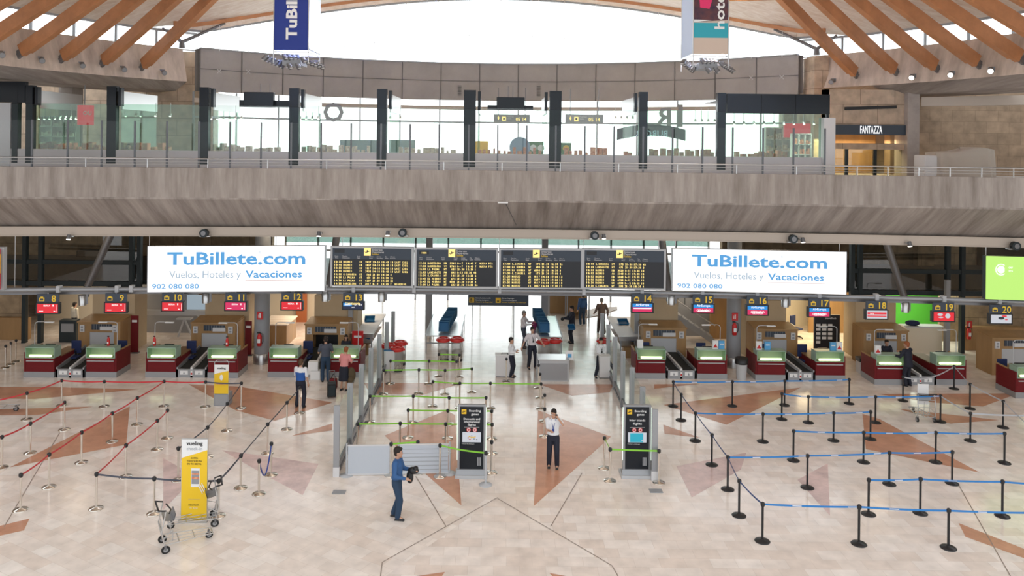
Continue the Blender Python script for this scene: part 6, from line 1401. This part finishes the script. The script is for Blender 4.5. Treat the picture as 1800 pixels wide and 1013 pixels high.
    if tie:
        m = MB(); c = sp(.44)+V(0, -.125, 0); m.tube([sp(.50)+V(.06, -.05, 0), sp(.38)+V(.03, -.14, 0), sp(.26)+V(0, -.145, 0), sp(.38)+V(-.03, -.14, 0), sp(.50)+V(-.06, -.05, 0)], .008, n=6); m.cbox(sp(.22)+V(0, -.15, 0), (.06, .01, .08)); m.build('lanyard', [tie], r)
    # shoes
    for s in (1, -1):
        a = J['a', s]; m = MB(); dirn = V(0, -1, 0); hz_ = a.z-.09
        m.ball(a+V(0, .01, -.045), .05, sc=(.85, 1.1, .9)); m.ball(a+V(0, -.08, -.055), .048, sc=(.9, 1.7, .72)); m.cbox(a+V(0, -.045, -.078), (.08, .25, .022)); me2 = remesh(m, .012, 1); put(me2, 'shoe', [shoes], r)
    r.scale = (S, S, S)
    if extra: extra(r, J, sp, P)
    return r
for n, c in (('hair_dark', (.02, .013, .01)), ('hair_brown', (.09, .045, .02)), ('hair_red', (.30, .09, .03)), ('hair_gray', (.25, .24, .22)), ('lips', (.4, .12, .1)), ('sweater_blue', (.035, .11, .28)), ('jeans', (.02, .05, .10)), ('shirt_gray', (.07, .08, .11)),
             ('pink', (.72, .28, .28)), ('shirt_pale', (.72, .66, .68)), ('suit', (.012, .015, .03)), ('coat_brown', (.16, .11, .09)), ('trousers_brown', (.07, .05, .045)), ('band_blue', (.02, .10, .38)), ('shirt_white', (.78, .79, .82))): mat(n, c, .75)
def held(name, mt, fn): return lambda r, J, sp, P: fn(MB(), J, sp, P).build(name, [mt], r)
def thing_at(name, mb, mt, lab, cat, r, grp=None):
    """a thing held by somebody: top-level, placed where the hand is"""
    o = mb.build(name, [mt]); tag(o, lab, cat, grp); bpy.context.view_layer.update(); o.matrix_world = Matrix.Translation(r.location) @ Matrix.Rotation(r.rotation_euler.z, 4, 'Z') @ Matrix.Diagonal((*r.scale, 1)); return o
# walking man with dark jacket over the arm (profile, facing right)
def ex1(r, J, sp, P):
    m = MB(); w = J['w', 1]; m.ball(w+V(0, -.02, -.02), .11, sc=(.8, 1.3, .8)); m.ball(w+V(0, .06, -.18), .09, sc=(.6, 1.0, 1.8)); m.ball(w+V(.0, -.08, .04), .07, sc=(1.2, .9, .7)); thing_at('folded_jacket', m, 'black', 'black folded jacket carried by the walking man in the blue sweater', 'jacket', r)
person('man in blue sweater and jeans walking right with a dark jacket', fl(697, 912), math.radians(82), 1.90, 'sweater_blue', 'jeans', 'hair_dark', sleeve=2, head=(.15, .1), lean=.02,
       armL=(.16, -.34, 1.14), armR=(-.2, -.26, 1.06), legs={1: (.09, .10, .10), -1: (-.09, -.05, .09)}, extra=ex1)
def ex2(r, J, sp, P):
    w = J['w', 1]; d = (w-J['e', 1]).normalized(); m = MB(); m.cbox(w+d*.08+V(0, -.03, 0), (.06, .015, .12)); thing_at('phone', m, 'black', 'black phone at the ear of the standing man in the white shirt', 'phone', r)
person('man in white short-sleeved shirt with lanyard standing and phoning between the two totems', fl(972, 822), math.radians(-6), 1.80, 'shirt_white', 'suit', 'hair_dark', sleeve=.6, head=(-.35, .12), tie='rope_blue',
       armL=(.135, -.10, 1.50), armR=(-.06, -.27, 1.16), hint={1: (.8, -.5, -.9)}, legs={1: (.12, -.02, .09), -1: (-.12, .02, .09)}, extra=ex2)
person('man from behind in white polo with blue back panel, waiting before desk twelve', fl(528, 716), math.radians(170), 1.78, 'shirt_white', 'suit', 'hair_brown', sleeve=.7, band='band_blue', head=(0, .3), armL=(.15, -.25, .98), armR=(-.27, -.05, .84), legs={1: (.14, 0, .09), -1: (-.14, .05, .09)})
person('man in grey shirt and jeans from behind at the counter of desk thirteen', fl(572, 671), math.radians(195), 1.84, 'shirt_gray', 'jeans', 'hair_dark', sleeve=.6, lean=.15, head=(.1, .3), armL=(.2, -.3, 1.1), armR=(-.2, -.32, 1.1))
person('woman with red hair, pink top and dark skirt leaning on desk thirteen', fl(604, 687), math.radians(165), 1.72, 'pink', 'suit', 'hair_red', sleeve=.6, lean=.28, female=True, skirt=True, head=(-.1, .2), armL=(.18, -.4, 1.12), armR=(-.18, -.4, 1.12))
person('female agent with long dark hair sitting behind desk thirteen', fl(608, 640)+V(0, 0, -.16), 0, 1.66, 'suit', 'suit', 'hair_dark', sleeve=2, female=True, longhair=True, head=(0, .15), pelvis=(0, 0, .72), armL=(.15, -.34, .9), armR=(-.15, -.34, .9), legs={1: (.11, -.32, .26), -1: (-.11, -.32, .26)})
person('female guard in white shirt and black trousers beside the white podium', fl(899, 663), math.radians(72), 1.68, 'shirt_white', 'suit', 'hair_dark', sleeve=2, female=True, head=(.1, .1), armL=(.08, -.20, 1.16), armR=(-.08, -.20, 1.12), lean=-.06)
person('male guard in pale short-sleeved shirt standing with arms spread behind the grey desk', fl(935, 648), math.radians(15), 1.84, 'shirt_pale', 'suit', 'hair_dark', sleeve=.7, head=(.1, .2), tie='black', armL=(.42, -.16, 1.02), armR=(-.45, -.05, .92), legs={1: (.15, 0, .09), -1: (-.15, 0, .09)})
def ex9(r, J, sp, P):
    m = MB(); w = J['w', 1]; m.ball(w+V(0, -.05, -.12), .13, sc=(.7, 1, 1.3)); m.ball(w+V(0, -.02, -.3), .1, sc=(.7, 1, 1.2)); mat('magenta', (.25, .02, .10), .7); thing_at('magenta_garment', m, 'magenta', 'dark magenta garment held by the man in the pink shirt at the tray table', 'garment', r)
person('man in pale pink shirt from the side at the right tray table', fl(920, 612), math.radians(75), 1.80, 'shirt_pale', 'shirt_gray', 'hair_gray', sleeve=2, head=(.1, .25), armL=(.15, -.42, 1.2), armR=(-.1, -.36, 1.14), extra=ex9)
def ex10(r, J, sp, P):
    m = MB(); w = J['w', 1]; m.ball(w+V(0, -.08, -.02), .09, sc=(.8, 1, .9)); thing_at('dark_pouch', m, 'black', 'dark pouch held by the man in the dark suit', 'pouch', r)
person('man in dark suit from the side facing left at the right tray table', fl(1005, 603), math.radians(-78), 1.84, 'suit', 'suit', 'hair_dark', sleeve=2, coat=True, head=(-.05, .1), armL=(.12, -.42, 1.18), armR=(-.12, -.40, 1.14), extra=ex10)
person('man in brown jacket walking away at the right of the passage', fl(1057, 587), math.radians(190), 1.86, 'coat_brown', 'trousers_brown', 'hair_gray', sleeve=2, coat=True, head=(0, .2), armL=(.3, -.15, 1.0), armR=(-.28, .1, .9), legs={1: (.1, -.2, .09), -1: (-.1, .2, .12)})
person('guard in white shirt seated sideways on a stool behind the right podium', fl(1057, 660), math.radians(10), 1.74, 'shirt_white', 'suit', 'hair_dark', sleeve=2, head=(.1, .35), pelvis=(0, .1, .78), tie='black', armL=(.12, -.26, 1.06), armR=(-.06, -.28, 1.06), legs={1: (.42, -.25, .40), -1: (-.34, -.28, .10)})
p = fl(1057, 660); r = thing('bar_stool', 'stool under the seated guard', 'stool', (p.x, p.y+.12, 0)); MB().lathe([(.18, .62), (.18, .67)], n=20).build('seat', ['black'], r); MB().cyl((0, 0, 0), (0, 0, .62), .03).lathe([(.2, 0), (.2, .03)], n=20).build('stool_stem', ['steel'], r)
person('man in black clothes from behind leaning at the conveyor side of desk eighteen', fl(1596, 679), math.radians(205), 1.84, 'suit', 'suit', 'hair_red', sleeve=2, coat=True, lean=.1, head=(.35, .1), armL=(.3, -.35, 1.15), armR=(-.1, -.45, 1.22))
person('agent in dark uniform sitting behind desk eighteen', fl(1558, 650)+V(0, 0, -.16), .1, 1.70, 'suit', 'suit', 'hair_dark', sleeve=2, head=(0, .1), pelvis=(0, 0, .72), armL=(.15, -.34, .9), armR=(-.15, -.34, .9), legs={1: (.11, -.32, .26), -1: (-.11, -.32, .26)})
person('distant person with blue top and pale shoes at the back of the passage', V(4.6, 42.6, 0), math.radians(200), 1.74, 'sweater_blue', 'jeans', 'hair_dark', sleeve=2, shoes='offwhite')
person('dark haired person at the counter inside the left office behind desk nine', V(-20.6, 38.9, 0), math.radians(150), 1.75, 'cream_wall', 'suit', 'hair_dark', sleeve=2)
person('seated person with reddish hair seen through the third shop window', V(-15.9, 34.3, 8.22), math.radians(20), 1.66, 'shirt_gray', 'jeans', 'hair_brown', sleeve=2, pelvis=(0, 0, .60), armL=(.15, -.3, .8), armR=(-.15, -.3, .8), legs={1: (.1, -.32, .2), -1: (-.1, -.32, .2)})
# luggage by the woman at desk 13
p = fl(583, 700); r = thing('wheeled_suitcase', 'black wheeled suitcase with raised handle behind the woman in pink', 'suitcase', (p.x, p.y, 0), .2)
MB().box(-.17, .17, -.12, .12, .06, .62).build('case_body', ['black'], r, bevel=.04); MB().tube([V(-.1, .1, .6), V(-.1, .1, 1.02), V(.1, .1, 1.02), V(.1, .1, .6)], .012).build('pull_handle', ['steel_dark'], r)
for x in (-.13, .13): MB().cyl((x-.02, .08, .04), (x+.02, .08, .04), .04).build('wheel', ['rubber'], r)
MB().box(-.13, .13, -.15, -.12, .12, .5).build('front_pocket', ['frame_dark'], r, bevel=.02)
p = fl(586, 683); r = thing('shoulder_bag', 'dark red bag standing on the black suitcase side by the woman in pink', 'bag', (p.x, p.y, 0)); MB().box(-.15, .15, -.1, .1, 0, .4).build('bag_body', ['maroon'], r, bevel=.05); MB().tube([V(-.1, 0, .4), V(0, 0, .58), V(.1, 0, .4)], .012).build('bag_strap', ['black'], r)
p = fl(617, 686); m = MB(); m.ball((0, 0, .45), .2, sc=(.9, .7, 1.5)); m.ball((.0, -.1, .25), .16, sc=(.9, .7, 1)); mat('olive', (.10, .07, .035), .8); r = thing('backpack', 'olive brown backpack hanging at the woman in pink, by desk thirteen', 'backpack', (p.x, p.y, .15)); m.build('bag_body', ['olive'], r); MB().tube([V(-.1, .1, .6), V(-.12, .16, .35), V(-.1, .1, .1)], .015).build('bag_strap', ['black'], r)
# white boxes on the belt before desk 13
for i, (x, z) in enumerate(((557, 0), (553, .37))):
    p = fl(x, 664); tag(MB().box(p.x-.2, p.x+.2, p.y-.32, p.y-.05, z, z+.36).build('white_box', ['print_white']), ['white box standing on the floor before the conveyor of desks twelve and thirteen', 'white box on top of the lower white box, by the man in grey'][i], 'box')
